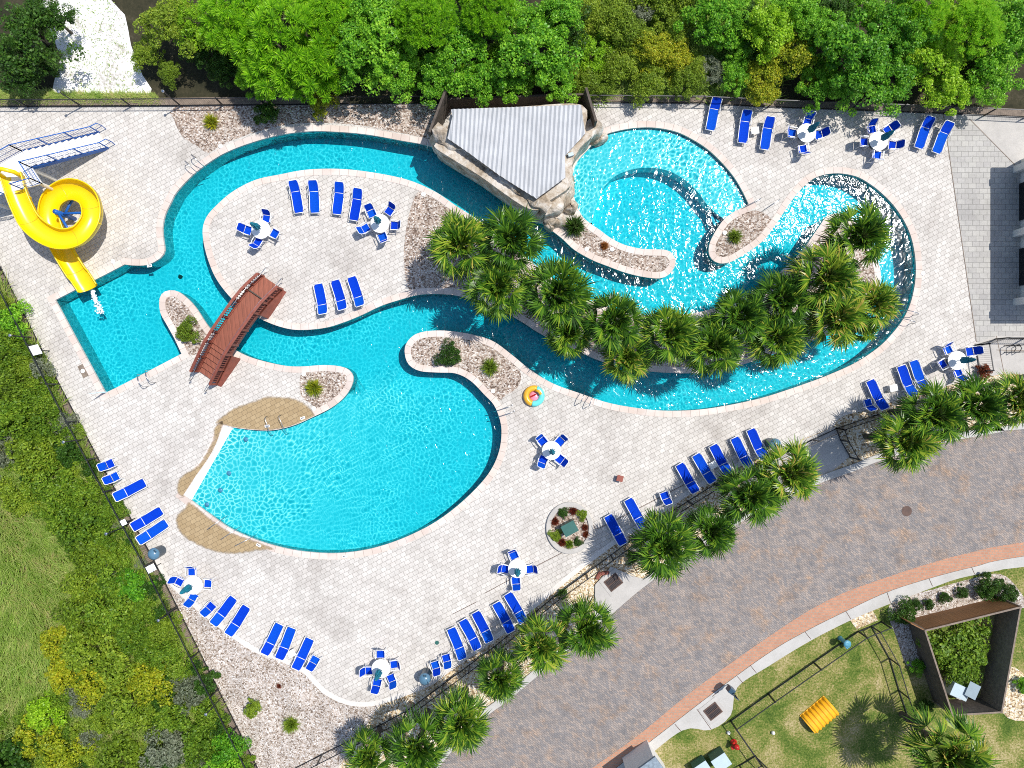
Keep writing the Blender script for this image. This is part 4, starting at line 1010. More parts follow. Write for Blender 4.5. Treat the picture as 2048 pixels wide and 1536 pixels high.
# ------------------------------------------------------------------ bridge
def bridge():
    e0, e1 = Vector((547, 566)), Vector((416, 756))     # ground centres of both ends in the photo
    A, B = P(*e0), P(*e1); t = empty('footbridge', (A+B)/2); o = t.location
    d = (B-A).normalized(); L = (B-A).length; sd = Vector((-d.y, d.x, 0)); hw = .68; top = 1.05
    # profile along the bridge: ramp/steps up, arched deck, steps down
    prof = [(0, .18), (.10, .62), (.17, .86), (.28, 1.0), (.45, top), (.60, 1.02), (.70, .95)]
    m = MB(); k = len(prof)
    for u, z in prof:
        for s in (-1, 1): m.v.append(A+d*L*u+sd*s*hw-o+Vector((0, 0, z)))
        for s in (-1, 1): m.v.append(A+d*L*u+sd*s*hw-o+Vector((0, 0, z-.12)))
    for i in range(k-1):
        a = i*4; b = a+4; m.f += [(a, a+1, b+1, b), (a+2, b+2, b+3, a+3), (a, b, b+2, a+2), (a+1, a+3, b+3, b+1)]
    m.f += [(0, 2, 3, 1), (k*4-4, k*4-3, k*4-1, k*4-2)]
    m.build('deck_boards', 'deckwood', t)
    for i in range(6):
        u = .715+i*.05; z = .95-(i+1)*.135; c = A+d*L*u-o; m = MB(); m.box((c.x, c.y, z), (L*.05+.01, hw*2, .05), math.atan2(d.y, d.x)); m.build('step', 'deckwood', t)
        m = MB(); c = A+d*L*(u-.024)-o; m.box((c.x, c.y, z+.06), (.03, hw*2-.02, .1), math.atan2(d.y, d.x)); m.build('riser', 'timber_dark', t)
    for u, z in ((.03, .14), (.155, .90)):
        c = A+d*L*u-o; m = MB(); m.box((c.x, c.y, z+.06), (.07, hw*2-.02, .05), math.atan2(d.y, d.x)); m.build('riser', 'timber_dark', t)
    full = prof+[(.85, .55), (1.0, .12)]
    for s in (-1, 1):
        ln = [A+d*L*u+sd*s*hw-o+Vector((0, 0, z)) for u, z in full]
        for (u0, u1) in ((0.0, .36), (.62, 1.0)):      # solid side skirts standing on both banks
            m = MB()
            us = [u for u, _ in full if u0 <= u <= u1]; zz = dict(full)
            up = [A+d*L*u+sd*s*(hw+.10)-o+Vector((0, 0, max(.1, zz[u]))) for u in us]; dn_ = [Vector((p.x, p.y, .0))+sd*s*.22 for p in up]
            n = len(up); m.add(up+dn_+[p+sd*s*.04 for p in up]+[p+sd*s*.04 for p in dn_], [(i, i+1, n+i+1, n+i) for i in range(n-1)]+[(2*n+i, 3*n+i, 3*n+i+1, 2*n+i+1) for i in range(n-1)])
            m.build('side_skirt', 'redwood', t)
        m = MB(); 
        for a, b in zip(ln, ln[1:]): m.bar(a+Vector((0, 0, -.05)), b+Vector((0, 0, -.05)), .09, .22)
        m.build('beam', 'redwood', t)
        rb = MB(); up = Vector((0, 0, .95)); sh = sd*s*.03
        for a, b in zip(ln, ln[1:]): rb.bar(a+up+sh, b+up+sh, .17, .045); rb.bar(a+up*.9+sh, b+up*.9+sh, .04, .09); rb.bar(a+up*.12+sh, b+up*.12+sh, .04, .07)
        rb.build('top_rail', 'redwood', t)
        bb = MB()
        for a, b in zip(ln, ln[1:]):
            n = max(1, int((b-a).length/.15))
            for i in range(n):
                c = a.lerp(b, (i+.5)/n)+sh; bb.bar(c+up*.1, c+up*.92, .045, .045, (1, 0, 0))
        bb.build('balusters', 'redwood', t)
        for c in ln:
            m = MB(); m.bar(c+Vector((0, 0, -.15))+sh, c+up+Vector((0, 0, .03))+sh, .11, .11, (1, 0, 0)); m.build('post', 'redwood', t)
        hr = MB(); pts = [p+up*.88-sd*s*.10 for p in ln]; p0 = pts[0]-d*.62+Vector((0, 0, -.08)); p1 = pts[-1]+d*.62+Vector((0, 0, -.1))
        hr.tube([p0+d*.1+Vector((0, 0, -.3)), p0+Vector((0, 0, -.18)), p0+d*.06]+pts+[p1-d*.06, p1+Vector((0, 0, -.18)), p1-d*.1+Vector((0, 0, -.3))], .024, 8); hr.build('handrail', 'steel', t, True)
    return tag(t, 'arched red brown timber footbridge over the river', 'bridge')
bridge()

# ------------------------------------------------------------------ pump house with ribbed roof and rock face
def pump_house():
    t = empty('rock_pump_house', P(1030, 320)); o = t.location
    h = 2.65
    roof = [(902,219),(1162,210),(1170,268),(1130,312),(1131,355),(1073,398),(1000,352),(940,308),(895,277),(905,233)]
    poly = W2(roof, h); es_ = []; vs = [Vector(p) for p in poly]; n0 = len(vs); ed = [(i, (i+1) % n0) for i in range(n0)]
    step = .13; xs = np.arange(-6, 6.5, step); sl_ = -.06
    for x in xs: vs += [Vector((x-sl_*0, 18.2)), Vector((x-sl_*-7, 11.0))]; ed.append((len(vs)-2, len(vs)-1))
    V, _, F, *_ = delaunay_2d_cdt(vs, ed, [], 0, 1e-5)
    def zf(x, y):
        xx = x+sl_*(18.2-y)*-1*-1; u = (x-(18.2-y)*.0583+6)/step; k = int(round(u)); ph = k % 2
        return h+(.075 if ph else 0)-(18.2-y)*.0
    m = MB(); F2 = []
    for f in F:
        c = (V[f[0]]+V[f[1]]+V[f[2]])/3
        if inside((c.x, c.y), [poly]):
            f = f if (V[f[1]]-V[f[0]]).cross(V[f[2]]-V[f[0]]) > 0 else f[::-1]; F2.append(tuple(f))
    m.v = [(v.x-o.x, v.y-o.y, zf(v.x, v.y)) for v in V]; m.f = F2; rf = m.build('roof', 'roof', t)
    m = MB(); pl = [(x-o.x, y-o.y) for x, y in poly]; m.prism(pl, h-.10, h-.012); m.build('fascia', 'timber', rf)
    # ledge ring at 2.1 m and the rock face falling to the river
    hl = 2.15
    ledge = [(900,232),(884,275),(868,292),(905,318),(960,352),(1010,388),(1050,414),(1075,420),(1098,402),(1140,372),(1144,330),(1160,296),(1184,272),(1170,262),(1164,210),(1030,214),(905,220)]
    m = MB(); m.prism([(x-o.x, y-o.y) for x, y in W2(spline(ledge, 12, True), hl)], 0.0, hl); m.build('ledge', 'stucco_rock' if 'stucco_rock' in M else 'rock', t)
    def rockwall(pts, hts, name, seed, depth=.3):
        r = random.Random(seed); q = spline(pts, 5); n = len(q); rows = 10; m = MB(); w = W2(q, 0); nor = []
        for i in range(n):
            d = Vector(w[min(n-1, i+1)])-Vector(w[max(0, i-1)]); d.normalize(); nor.append(Vector((d.y, -d.x)))
        ph = [r.uniform(0, 6) for _ in range(8)]
        for i in range(n):
            for j in range(rows+1):
                z = (hts+.12)*j/rows-.5*(j == 0); u = i*.16
                b = .16*math.sin(u*1.1+ph[0]+.6*math.sin(z*2.2+ph[1]))+.10*math.sin(u*2.7+z*3.1+ph[2])+.07*math.sin(u*5.3-z*4+ph[3])+.05*math.sin(z*7+ph[4]+u*2)
                lean = -depth*(j/rows)
                dd = nor[i]*(b+lean+.12); m.v.append((w[i][0]+dd.x-o.x, w[i][1]+dd.y-o.y, z+.10*math.sin(u*3+ph[5])*(j == rows)))
            dd = nor[i]*(-depth-.55); m.v.append((w[i][0]+dd.x-o.x, w[i][1]+dd.y-o.y, hts+.03))
        R1 = rows+2
        for i in range(n-1):
            for j in range(R1-1):
                a = i*R1+j; m.f.append((a, a+R1, a+R1+1, a+1))
        return m.build(name, 'rock', t, True)
    rockwall([(868,294),(912,325),(962,358),(1010,390),(1056,424),(1086,447)], 2.2, 'rock_face', 1)
    rockwall([(1088,446),(1108,440),(1130,408),(1142,375),(1146,335),(1165,302),(1192,276),(1200,268)], 1.4, 'rock_face', 2)
    for a, b in (((898,214),(868,292)), ((1164,208),(1183,272))):
        p, q = P(*a)-o, P(*b)-o; m = MB(); p.z = q.z = 1.2; m.bar(p, q, .14, 2.4)
        m.build('side_wall', 'timber_dark', t)
    m = MB(); p, q = P(898, 216)-o, P(1166, 207)-o; p.z = q.z = .7; m.bar(p, q, .12, 1.4); m.build('rear_wall', 'timber_dark', t)
    m = MB(); c = P(1142, 307, 2.5)-o; m.box((c.x, c.y, 2.3), (.32, .2, .16), .3); m.build('flood_lamp', 'cabinet', t)
    return tag(t, 'pump house with white ribbed metal roof above a tan rock face', 'building')
pump_house()
def boulder(x, y, rx, ry, h, rz, seed, lab):
    r = random.Random(seed); m = MB(); n, k = 18, 10; ph = [r.uniform(0, 6.3) for _ in range(6)]
    for i in range(k+1):
        v = i/k*math.pi/1.55
        for j in range(n):
            a = 2*math.pi*j/n; b = 1+.14*math.sin(2*a+ph[0])+.09*math.sin(3*a+v*3+ph[1])+.06*math.sin(7*a+ph[2]+4*v)
            q = abs(math.cos(a))**.7*(1 if math.cos(a) > 0 else -1); w = abs(math.sin(a))**.7*(1 if math.sin(a) > 0 else -1)
            s = math.sin(min(math.pi/2, v))**.6 if v < math.pi/2 else 1
            m.v.append((q*rx*b*s, w*ry*b*s, h*max(-.1, math.cos(v))*(1+.1*math.sin(a*3+ph[3]))))
    for i in range(k):
        for j in range(n): m.f.append((i*n+j, i*n+(j+1) % n, (i+1)*n+(j+1) % n, (i+1)*n+j)[::-1])
    m.f.append(tuple(range(n)))
    o = m.build('boulder', 'rock', None, True); p = P(x, y, h*.7); o.location = (p.x, p.y, 0); o.rotation_euler = (0, 0, R(rz)); tag(o, lab, 'boulder', 'pale boulders below the ribbed roof')
boulder(1084,424,.42,.34,1.7,20,1,'upright boulder at the very tip of the ribbed roof')
boulder(1122,388,.95,.42,1.5,48,2,'long pale boulder slanting along the lower right of the roof')
boulder(1112,412,.62,.3,1.1,40,3,'narrow boulder in the gap below the long slanting one')
boulder(1112,438,.62,.52,.8,10,4,'broad cracked boulder beside the river, left of the round palmetto')
boulder(1142,412,.45,.40,.8,70,5,'round boulder at the edge of the round pool')
boulder(1099,452,.35,.22,.6,-35,6,'small grey boulder at the river bank below the roof tip')
boulder(1201,276,.5,.3,.6,30,7,'low tan boulder at the top left of the round pool')

# ------------------------------------------------------------------ vegetation
def quads(cen, nrm, up, L, Wd):
    """leaf quads: centre, normal, direction arrays"""
    sd = np.cross(nrm, up); sd /= (np.linalg.norm(sd, axis=1, keepdims=True)+1e-9)
    a = cen-up*L[:, None]*.5; b = cen+up*L[:, None]*.5; m_ = cen+nrm*(L[:, None]*.08)
    V = np.stack([a, m_+sd*Wd[:, None]*.5, b, m_-sd*Wd[:, None]*.5], 1).reshape(-1, 3)
    F = np.arange(len(V)).reshape(-1, 4); return V, F
def unit(n, rs):
    v = rs.normal(size=(n, 3)); return v/np.linalg.norm(v, axis=1, keepdims=True)
def crown_mesh(name, seed, nleaf, rad, hgt, leaf=.16, nclump=46, mat='leaf_green', flat=.7, lumpy=.26):
    rs = np.random.RandomState(seed)
    # clumps on an uneven dome
    th = rs.uniform(0, 2*np.pi, nclump); rr = rad*np.sqrt(rs.uniform(0, 1, nclump)); wob = 1+.22*np.sin(3*th+seed)+.16*np.sin(5*th+seed*2)
    zc = hgt*(1-.62*(rr/rad)**2)*rs.uniform(.72, 1.04, nclump); low = rs.uniform(size=nclump) < .25; zc[low] *= .55
    c = np.stack([rr*wob*np.cos(th)*.88, rr*wob*np.sin(th)*.88, zc], 1)
    cr_ = rad*lumpy*rs.uniform(.32, 1.2, nclump)
    idx = rs.randint(0, nclump, nleaf); u = unit(nleaf, rs); u[:, 2] = np.abs(u[:, 2])*1.0-.25*(rs.uniform(size=nleaf) < .3)
    pos_ = c[idx]+u*cr_[idx][:, None]*(rs.uniform(.5, 1.08, nleaf)**.5)[:, None]*np.array([1, 1, flat])
    nrm = u*.6+unit(nleaf, rs)*.8+np.array([0, 0, .18]); nrm /= np.linalg.norm(nrm, axis=1, keepdims=True)
    up = np.cross(nrm, unit(nleaf, rs)); up /= np.linalg.norm(up, axis=1, keepdims=True)
    L = leaf*rs.uniform(.6, 1.4, nleaf); V, F = quads(pos_, nrm, up, L, L*.62)
    return mesh_np(name, V, F, mat)
def trunk_mb(h, r, seed, spread=1.0, n=6):
    rs = random.Random(seed); m = MB(); top = Vector((rs.uniform(-.2, .2), rs.uniform(-.2, .2), h*.62))
    m.tube([(0, 0, 0), (top.x*.5, top.y*.5, h*.35), top], r, 8, r1=r*.55)
    for k in range(n):
        a = 2*math.pi*k/n+rs.uniform(-.4, .4); s = spread*rs.uniform(.5, .95)
        m.tube([top*.8, top+Vector((math.cos(a)*s*.45, math.sin(a)*s*.45, h*.1)), top+Vector((math.cos(a)*s, math.sin(a)*s, h*.22))], r*.45, 5, r1=r*.1)
    return m
def pine_mesh(name, seed, rad, hgt, ntuft=150, mat='pine'):
    rs = np.random.RandomState(seed); th = rs.uniform(0, 2*np.pi, ntuft); rr = rad*rs.uniform(.02, 1, ntuft)**.6
    z = hgt*(1-.68*(rr/rad))*rs.uniform(.8, 1.03, ntuft); c = np.stack([rr*np.cos(th), rr*np.sin(th), z], 1)
    k = 80; n = ntuft*k; idx = np.repeat(np.arange(ntuft), k); u = unit(n, rs); u[:, 2] = np.abs(u[:, 2])*.9-.12; ax = np.stack([np.cos(th)*.4, np.sin(th)*.4, np.full(ntuft, .5)], 1)
    u = u+ax[idx]*.6; u /= np.linalg.norm(u, axis=1, keepdims=True); sz = rs.uniform(.26, .46, ntuft)[idx]
    nrm = np.cross(u, unit(n, rs)); nrm /= np.linalg.norm(nrm, axis=1, keepdims=True)
    V, F = quads(c[idx]+u*sz[:, None]*.55, nrm, u, sz, np.full(n, .045)); return mesh_np(name, V, F, mat)
def palm_mesh(name, seed, nf=40, rad=1.75):
    rs = random.Random(seed); Vs = []; Fs = []
    for i in range(nf+11):
        az = i*2.39996+rs.uniform(-.25, .25); t = i/nf
        el = R(84-t*112+rs.uniform(-12, 12)); pl = rad*(.46+.16*rs.random())*(.40+.72*math.sin(min(1, t*1.5)*math.pi/2))
        if i >= nf: el = R(rs.uniform(15, 62)); pl = rad*rs.uniform(.06, .24); t = .1
        d = Vector((math.cos(az)*math.cos(el), math.sin(az)*math.cos(el), math.sin(el))); tip = d*pl; tip.z -= .12*pl*t
        sd = Vector((-math.sin(az), math.cos(az), 0)); up = sd.cross(d).normalized()
        o = len(Vs); w = .018                       # petiole
        Vs += [sd*w, -sd*w, tip-sd*w, tip+sd*w]; Fs.append((o, o+1, o+2, o+3))
        n = 17; fr = rad*rs.uniform(.46, .60); tw = rs.uniform(-.5, .5)
        sd2 = (sd*math.cos(tw)+up*math.sin(tw)); up2 = sd2.cross(d).normalized()
        for j in range(n):
            a = R(-84+168*j/(n-1))+rs.uniform(-.04, .04); ll = fr*(1-.28*abs(a/2)**1.6)*rs.uniform(.72, 1.12)
            ld = d*math.cos(a)+sd2*math.sin(a); q = up2*(.10*abs(math.sin(a)))
            b0 = tip; b1 = tip+ld*ll*.55+q*ll*.6; b2 = tip+ld*ll+Vector((0, 0, -.16-.20*rs.random()))*ll+q*ll*.2
            pw = ld.cross(up2).normalized()*(.036)
            o = len(Vs); Vs += [b0-pw*.3, b0+pw*.3, b1+pw, b1-pw, b2]; Fs += [(o, o+1, o+2, o+3), (o+3, o+2, o+4, o+4)]
    V = np.array([tuple(v) for v in Vs]); me = bpy.data.meshes.new(name)
    me.from_pydata([tuple(v) for v in Vs], [], [f if f[2] != f[3] else f[:3] for f in Fs]); me.materials.append(M['palm']); me.update(); return me
palms = [palm_mesh('crown', s, 36+s % 3*3) for s in (11, 12, 13, 14)]
ptr = {}
def palm(x, y, r, h, label, grp, i):
    h -= .45; p = P(x, y, h+.2); t = empty('cabbage_palm', (p.x, p.y, 0), rnd.random()*6.28); sc = r/S/1.52*(H-h)/H
    key = round(h*2)/2
    if key not in ptr:
        m = MB(); m.tube([(0, 0, 0), (.02, .03, key*.3), (.0, .02, key*.6), (0, 0, key)], .19, 10, r1=.14)
        rr = random.Random(int(key*10))
        for k in range(int(key*14)):
            a = k*2.4; z = .3+k/14*.95
            if z > key-.05: break
            m.bar((.15*math.cos(a), .15*math.sin(a), z), (.23*math.cos(a), .23*math.sin(a), z+.16), .09, .03)
        me = m.build('trunk', 'bark'); ptr[key] = me.data; bpy.data.objects.remove(me)
    link('trunk', ptr[key], t).scale = (1, 1, h/key)
    c = link('crown', palms[i % 4], t, (0, 0, h)); c.scale = (sc, sc, sc*1.0)
    return tag(t, label, 'palm tree', grp)
CP = [(922,489,62,4.6,'above the dark shadow on the island gravel'),(1025,480,63,4.8,'nearest the rocks, at the top of the island clump'),(997,574,60,4.4,'lowest of the left island clump, over the river'),(1118,586,66,4.6,'just right of the left island clump'),(1139,666,46,3.6,'low over the river, below the one right of the left clump'),(1229,640,58,4.6,'third along the middle strip'),(1254,716,46,3.4,'lowest on the middle strip, overhanging the lower river'),(1342,668,56,4.4,'in the centre of the middle strip'),(1429,692,58,4.4,'right of centre on the middle strip, close to the lower river'),(1484,632,54,4.8,'by the upper river where the middle strip widens'),(1565,600,57,4.6,'at the left of the right clump, over the upper river bank'),(1556,677,55,4.2,'at the lower left of the right clump'),(1652,556,66,5.2,'large, upper middle of the right clump'),(1676,636,60,4.6,'large, lower middle of the right clump'),(1720,474,62,5.0,'topmost of the right clump near the gravel tip'),(1748,608,48,4.2,'at the far right of the right clump'),(1732,655,28,3.2,'smallest, at the lower right of the right clump')]
for i, (x, y, r, h, w) in enumerate(CP): palm(x, y, r, h, f'green fan palm {w}', 'fan palms on the river island', i)
DH = .5
BP = [(737,1516,46,3.6),(837,1496,58,4.6),(922,1447,54,4.6),(1000,1357,46,3.8),(1081,1292,54,4.6),(1174,1260,54,4.6),(1331,1093,62,5.0),(1424,1065,50,4.6),(1499,993,60,5.0),(1581,948,58,5.0),(1816,885,56,4.8),(1873,830,60,4.8),(1958,813,58,4.8),(2036,800,52,4.8)]
for i, (x, y, r, h) in enumerate(BP): palm(x, y, r, h, f'green fan palm, {ORD[i]} from the left in the row along the brick road', 'fan palms along the brick road', i+1)
palm(1903,1512,72,5.1,'big fan palm at the bottom edge beside the fenced enclosure',None,2)
# broadleaf trees, pines
cm = {}
def crown_of(kind, v):
    if (kind, v) not in cm:
        if kind == 'pine': cm[(kind, v)] = pine_mesh('crown', 50+v, 2.2, 2.6)
        else: cm[(kind, v)] = crown_mesh('crown', 100+v+hash_(kind), 9000, 2.0, 2.1, .15, 60, 'leaf_'+kind)
    return cm[(kind, v)]
def hash_(s): return sum(ord(c)*(i+1) for i, c in enumerate(s)) % 90
tm = {}
def tree(x, y, r, h, kind, label, grp, i, cat='tree', name='broadleaf_tree'):
    p = P(x, y, h*.85); t = empty(name, (p.x, p.y, 0), rnd.random()*6.28); sc = r/S/2.0*(H-h)/H*1.1; base = h-2.1*sc
    k = i % 3
    if k not in tm:
        o_ = trunk_mb(3.0, .16, k, 1.3).build('trunk', 'bark'); tm[k] = o_.data; bpy.data.objects.remove(o_)
    tr_ = link('trunk', tm[k], t); tr_.scale = (sc, sc, h*.85/3.0)
    c = link('crown', crown_of(kind, i % 2), t, (0, 0, max(.2, base))); c.scale = (sc, sc, sc)
    return tag(t, label, cat, grp)
KW = {'green': 'leafy green tree', 'lime': 'bright lime green tree', 'yellow': 'yellowing leafy tree', 'olive': 'olive green scrub tree', 'dark': 'dark green bushy tree', 'grey': 'pale grey green bush', 'pine': 'bright tufted pine'}
TR = [(560,70,92,8,'pine'),(470,20,66,7.5,'pine'),(625,140,62,7,'pine'),(520,150,50,6.5,'pine'),(650,30,55,7,'pine'),(850,30,52,7.5,'pine'),(975,10,46,7,'pine'),(1955,50,48,7.5,'pine'),(1850,15,42,7,'pine'),
 (760,60,78,6.5,'green'),(700,90,56,5.5,'green'),(790,145,52,5,'green'),(905,110,68,6,'green'),(965,165,52,4.8,'green'),(1060,90,76,6.2,'green'),(1110,165,48,4.6,'green'),(1015,165,46,4.4,'green'),(870,165,44,4.6,'green'),(740,10,50,6,'green'),(1120,20,44,5.5,'green'),
 (330,40,52,4.5,'olive'),(290,110,34,3.2,'olive'),(335,150,26,2.5,'olive'),(1185,110,46,3.4,'lime'),(1180,170,36,3,'olive'),(1245,130,44,3.2,'olive'),(1300,165,42,3,'olive'),(1305,95,38,3,'yellow'),(1350,120,42,3.2,'yellow'),(1375,170,36,3,'olive'),(1240,40,40,2.8,'olive'),(1425,150,30,2.6,'grey'),(1275,20,26,2.5,'grey'),(1350,40,40,2.6,'olive'),(1180,20,36,3,'olive'),
 (1545,45,50,5,'lime'),(1590,110,62,4.8,'yellow'),(1530,165,48,3.6,'yellow'),(1475,165,34,3.2,'green'),(1480,110,34,3.4,'green'),(1640,175,44,3.8,'green'),(1720,95,78,6,'green'),(1660,60,40,5,'green'),(1790,150,66,5.4,'green'),(1700,175,48,4.4,'green'),(1880,120,68,6,'lime'),(1810,50,56,6,'green'),(2010,110,66,6,'green'),(1905,185,48,4.4,'lime'),(1985,180,46,4.6,'green'),(2030,40,60,6.5,'green'),(1600,15,44,5,'green'),(1500,30,36,4,'dark'),
 (50,60,72,4.6,'dark'),(30,140,56,4,'dark'),(85,20,40,4,'dark'),(90,120,30,2.6,'dark'),(400,110,34,3,'dark'),(440,150,28,2.4,'dark')]
rr = random.Random(77)
for x in range(385, 2090, 52):
    if 560 < x < 640: continue
    y = rr.uniform(-35, 60); k = 'olive' if 1150 < x < 1420 else rr.choice(['green', 'green', 'lime', 'dark', 'olive'])
    TR.append((x+rr.uniform(-14, 14), y, rr.uniform(36, 58), 3.2 if k == 'olive' else 4.2, k))
for x in list(range(400, 900, 46))+list(range(920, 2060, 60)):
    k = 'olive' if 1150 < x < 1420 else rr.choice(['green', 'lime', 'green', 'dark'] if x > 900 else ['dark', 'green', 'dark'])
    TR.append((x+rr.uniform(-12, 12), rr.uniform(90, 150), rr.uniform(26, 40), 2.6, k))
cnt = {}
for j, (x, y, r, h, k) in enumerate(sorted(TR)):
    if y > 105: y -= 10; r *= .9; h *= .6
    elif k != 'pine': h = min(h*.78, 4.4)
    if k == 'pine': h = min(h*.66, (768-y)*.3 and H*(1-(768-190)/(768-y+.01))+.0 if y < 150 else 3.0); h = max(h, 3.2)
    row = 'along the top edge' if y < 50 else ('just behind the top fence' if y > 105 else 'in the middle of the belt')
    n = cnt.get((k, row), 0); cnt[(k, row)] = n+1
    tree(x, y, r, h, k, f'{KW[k]} {row}, {ORD[n]} such from the left', 'trees beyond the top fence', j, 'pine tree' if k == 'pine' else 'tree', 'pine_tree' if k == 'pine' else 'broadleaf_tree')
# shrubs
sm = {}
def shrub_mesh(kind, v, style='leaf'):
    if (kind, v, style) not in sm:
        if style == 'spiky':
            rs = np.random.RandomState(v+5); n = 420; u = unit(n, rs); u[:, 2] = np.abs(u[:, 2])+.15; u /= np.linalg.norm(u, axis=1, keepdims=True)
            nrm = np.cross(u, unit(n, rs)); nrm /= np.linalg.norm(nrm, axis=1, keepdims=True); L = rs.uniform(.5, 1.0, n)
            V, F = quads(u*L[:, None]*.55, nrm, u, L, np.full(n, .07))
            sm[(kind, v, style)] = mesh_np('foliage', V, F, 'leaf_'+kind)
        else: sm[(kind, v, style)] = crown_mesh('foliage', 300+v, 5600, 1.0, .85, .10, 34, 'leaf_'+kind, .7, .34)
    return sm[(kind, v, style)]
def shrub(x, y, r, kind, label, grp=None, i=0, style='leaf', hz=1.0, name='shrub', cat='shrub', z=0.03):
    p = P(x, y, r/S*.6); t = empty(name, (p.x, p.y, z), rnd.random()*6.28); s = r/S
    c = link('foliage', shrub_mesh(kind, i % 3, style), t); c.scale = (s, s, s*hz)
    m = sm.get('stem')
    if m is None:
        q = MB()
        for k in range(5):
            a = k*1.26; q.tube([(0, 0, 0), (.3*math.cos(a), .3*math.sin(a), .4)], .04, 5, r1=.015)
        o_ = q.build('stem', 'bark'); m = sm['stem'] = o_.data; bpy.data.objects.remove(o_)
    link('stem', m, t).scale = (s, s, s)
    return tag(t, label, cat, grp)
for i, (x, y, r, k, st, lab) in enumerate([(895,708,25,'dark','leaf','round dark green shrub, left of two on the middle gravel spit'),(980,735,24,'olive','spiky','yellow green spiky shrub, right of two on the middle gravel spit'),(625,776,24,'yellow','spiky','yellow spiky shrub beside the wet pavers'),(377,662,24,'olive','leaf','green half of the shrub beside the bridge'),(372,668,17,'red','spiky','red spiky shrub beside the bridge'),(533,228,27,'dark','leaf','dark green shrub in the top gravel bed'),(645,208,27,'yellow','leaf','yellow green bush under the pines at the top gravel bed'),(420,242,21,'yellow','spiky','yellow spiky shrub at the left end of the top gravel bed'),(1151,450,30,'dark','spiky','round dark palmetto beside the boulders'),(1209,491,12,'orange','spiky','small orange rosette plant on the gravel spit'),(1472,472,20,'olive','spiky','loose green shrub on the small oval gravel island'),(506,1418,20,'olive','leaf','small green shrub, upper of two in the bottom gravel bed'),(580,1453,22,'olive','spiky','small green shrub, lower of two in the bottom gravel bed'),(558,1373,7,'red','spiky','tiny dark red plant in the bottom gravel bed'),(1968,744,17,'red','leaf','red and green croton by the entry fence'),(1806,1224,26,'dark','leaf','dark hedge bush left of the brown board fence'),(1831,1212,13,'dark','leaf','small bush touching the dark hedge bush'),(1858,1208,12,'dark','leaf','small round bush, first on the white gravel border'),(1890,1197,12,'dark','leaf','small round bush, second on the white gravel border'),(1923,1184,13,'dark','leaf','small round bush, third on the white gravel border'),(1973,1174,27,'dark','leaf','large dark bush at the right end of the gravel border'),(2008,1188,26,'dark','leaf','dark bush behind the corner of the brown board fence'),(1833,1334,16,'green','leaf','green bush left of the enclosure, upper one'),(1853,1410,16,'dark','leaf','green bush left of the enclosure, lower one'),(1930,1296,64,'heath','leaf','large yellow green bush filling the fenced enclosure'),(1935,1350,40,'heath','leaf','yellow green bush beside the pale cabinet in the enclosure'),(2046,1370,18,'green','leaf','green bush at the right edge below the enclosure'),(1262,1115,14,'dark','leaf','small palmetto in the shadow by the lower fence'),(1125,1190,12,'dark','leaf','dark tuft by the fence next to the drain')]):
    shrub(x, y, r, k, lab, None, i, st, 1.3 if r < 35 else .75)
# heath left of the fence
rs = random.Random(21); LEFT = W2([(-5, 560), (110, 790), (190, 945), (255, 1068), (300, 1160), (390, 1330), (505, 1560), (-40, 1560), (-40, 600)])
HB = [(30,640,30,'green'),(10,700,34,'heath'),(55,735,26,'olive'),(20,770,40,'olive'),(75,790,30,'heath'),(30,840,44,'heath'),(95,850,34,'heath'),(140,905,30,'dark'),(70,910,44,'olive'),(110,960,40,'heath'),(165,985,34,'heath'),(205,1010,26,'heath'),(120,1030,36,'heath'),(160,1060,44,'heath'),(215,1070,30,'heath'),(240,1110,28,'heath'),(190,1110,40,'olive'),(230,1150,36,'heath'),(265,1170,34,'green'),(170,1170,36,'olive'),(290,1225,30,'heath'),(215,1210,46,'heath'),(160,1230,40,'olive'),(330,1260,28,'olive'),(265,1265,38,'heath'),(120,1290,34,'yellow'),(175,1300,44,'olive'),(240,1330,44,'olive'),(320,1310,34,'heath'),(365,1330,28,'heath'),(130,1350,34,'yellow'),(190,1370,38,'yellow'),(300,1370,40,'yellow'),(270,1410,44,'olive'),(375,1385,34,'grey'),(410,1370,26,'dark'),(350,1430,38,'heath'),(420,1430,28,'heath'),(90,1430,34,'lime'),(60,1480,34,'yellow'),(130,1500,40,'yellow'),(330,1490,40,'grey'),(400,1490,40,'heath'),(450,1500,34,'green'),(440,1545,40,'green'),(210,1440,30,'olive'),(5,900,30,'grey'),(35,990,34,'olive'),(20,20+1500,50,'dark'),(240,1530,44,'olive')]
hk = {'green': 'fresh green', 'heath': 'mossy green', 'olive': 'olive green', 'dark': 'dark green', 'yellow': 'yellowish', 'grey': 'greyish', 'lime': 'bright lime'}
cnt = {}
for i, (x, y, r, k) in enumerate(sorted(HB, key=lambda q: q[1])):
    n = cnt.get(k, 0); cnt[k] = n+1
    shrub(x, y, r*1.12, k, f'{hk[k]} heath shrub left of the fence, {ORD[n]} of that colour from the top', 'heath shrubs left of the fence', i, 'leaf', 1.35, 'heath_shrub', 'shrub', 0)
HX = []
rr = random.Random(5)
while len(HX) < 120:
    x, y = rr.uniform(-10, 500), rr.uniform(590, 1540)
    if not inside(P2(x, y), [LEFT]): continue
    if x < 150 and 1020 < y < 1400: continue
    if min((x-q[0])**2+(y-q[1])**2 for q in HB+HX) < 22**2: continue
    HX.append((x, y, rr.uniform(14, 30), rr.choice(['heath', 'heath', 'olive', 'dark', 'dark', 'grey', 'heath'])))
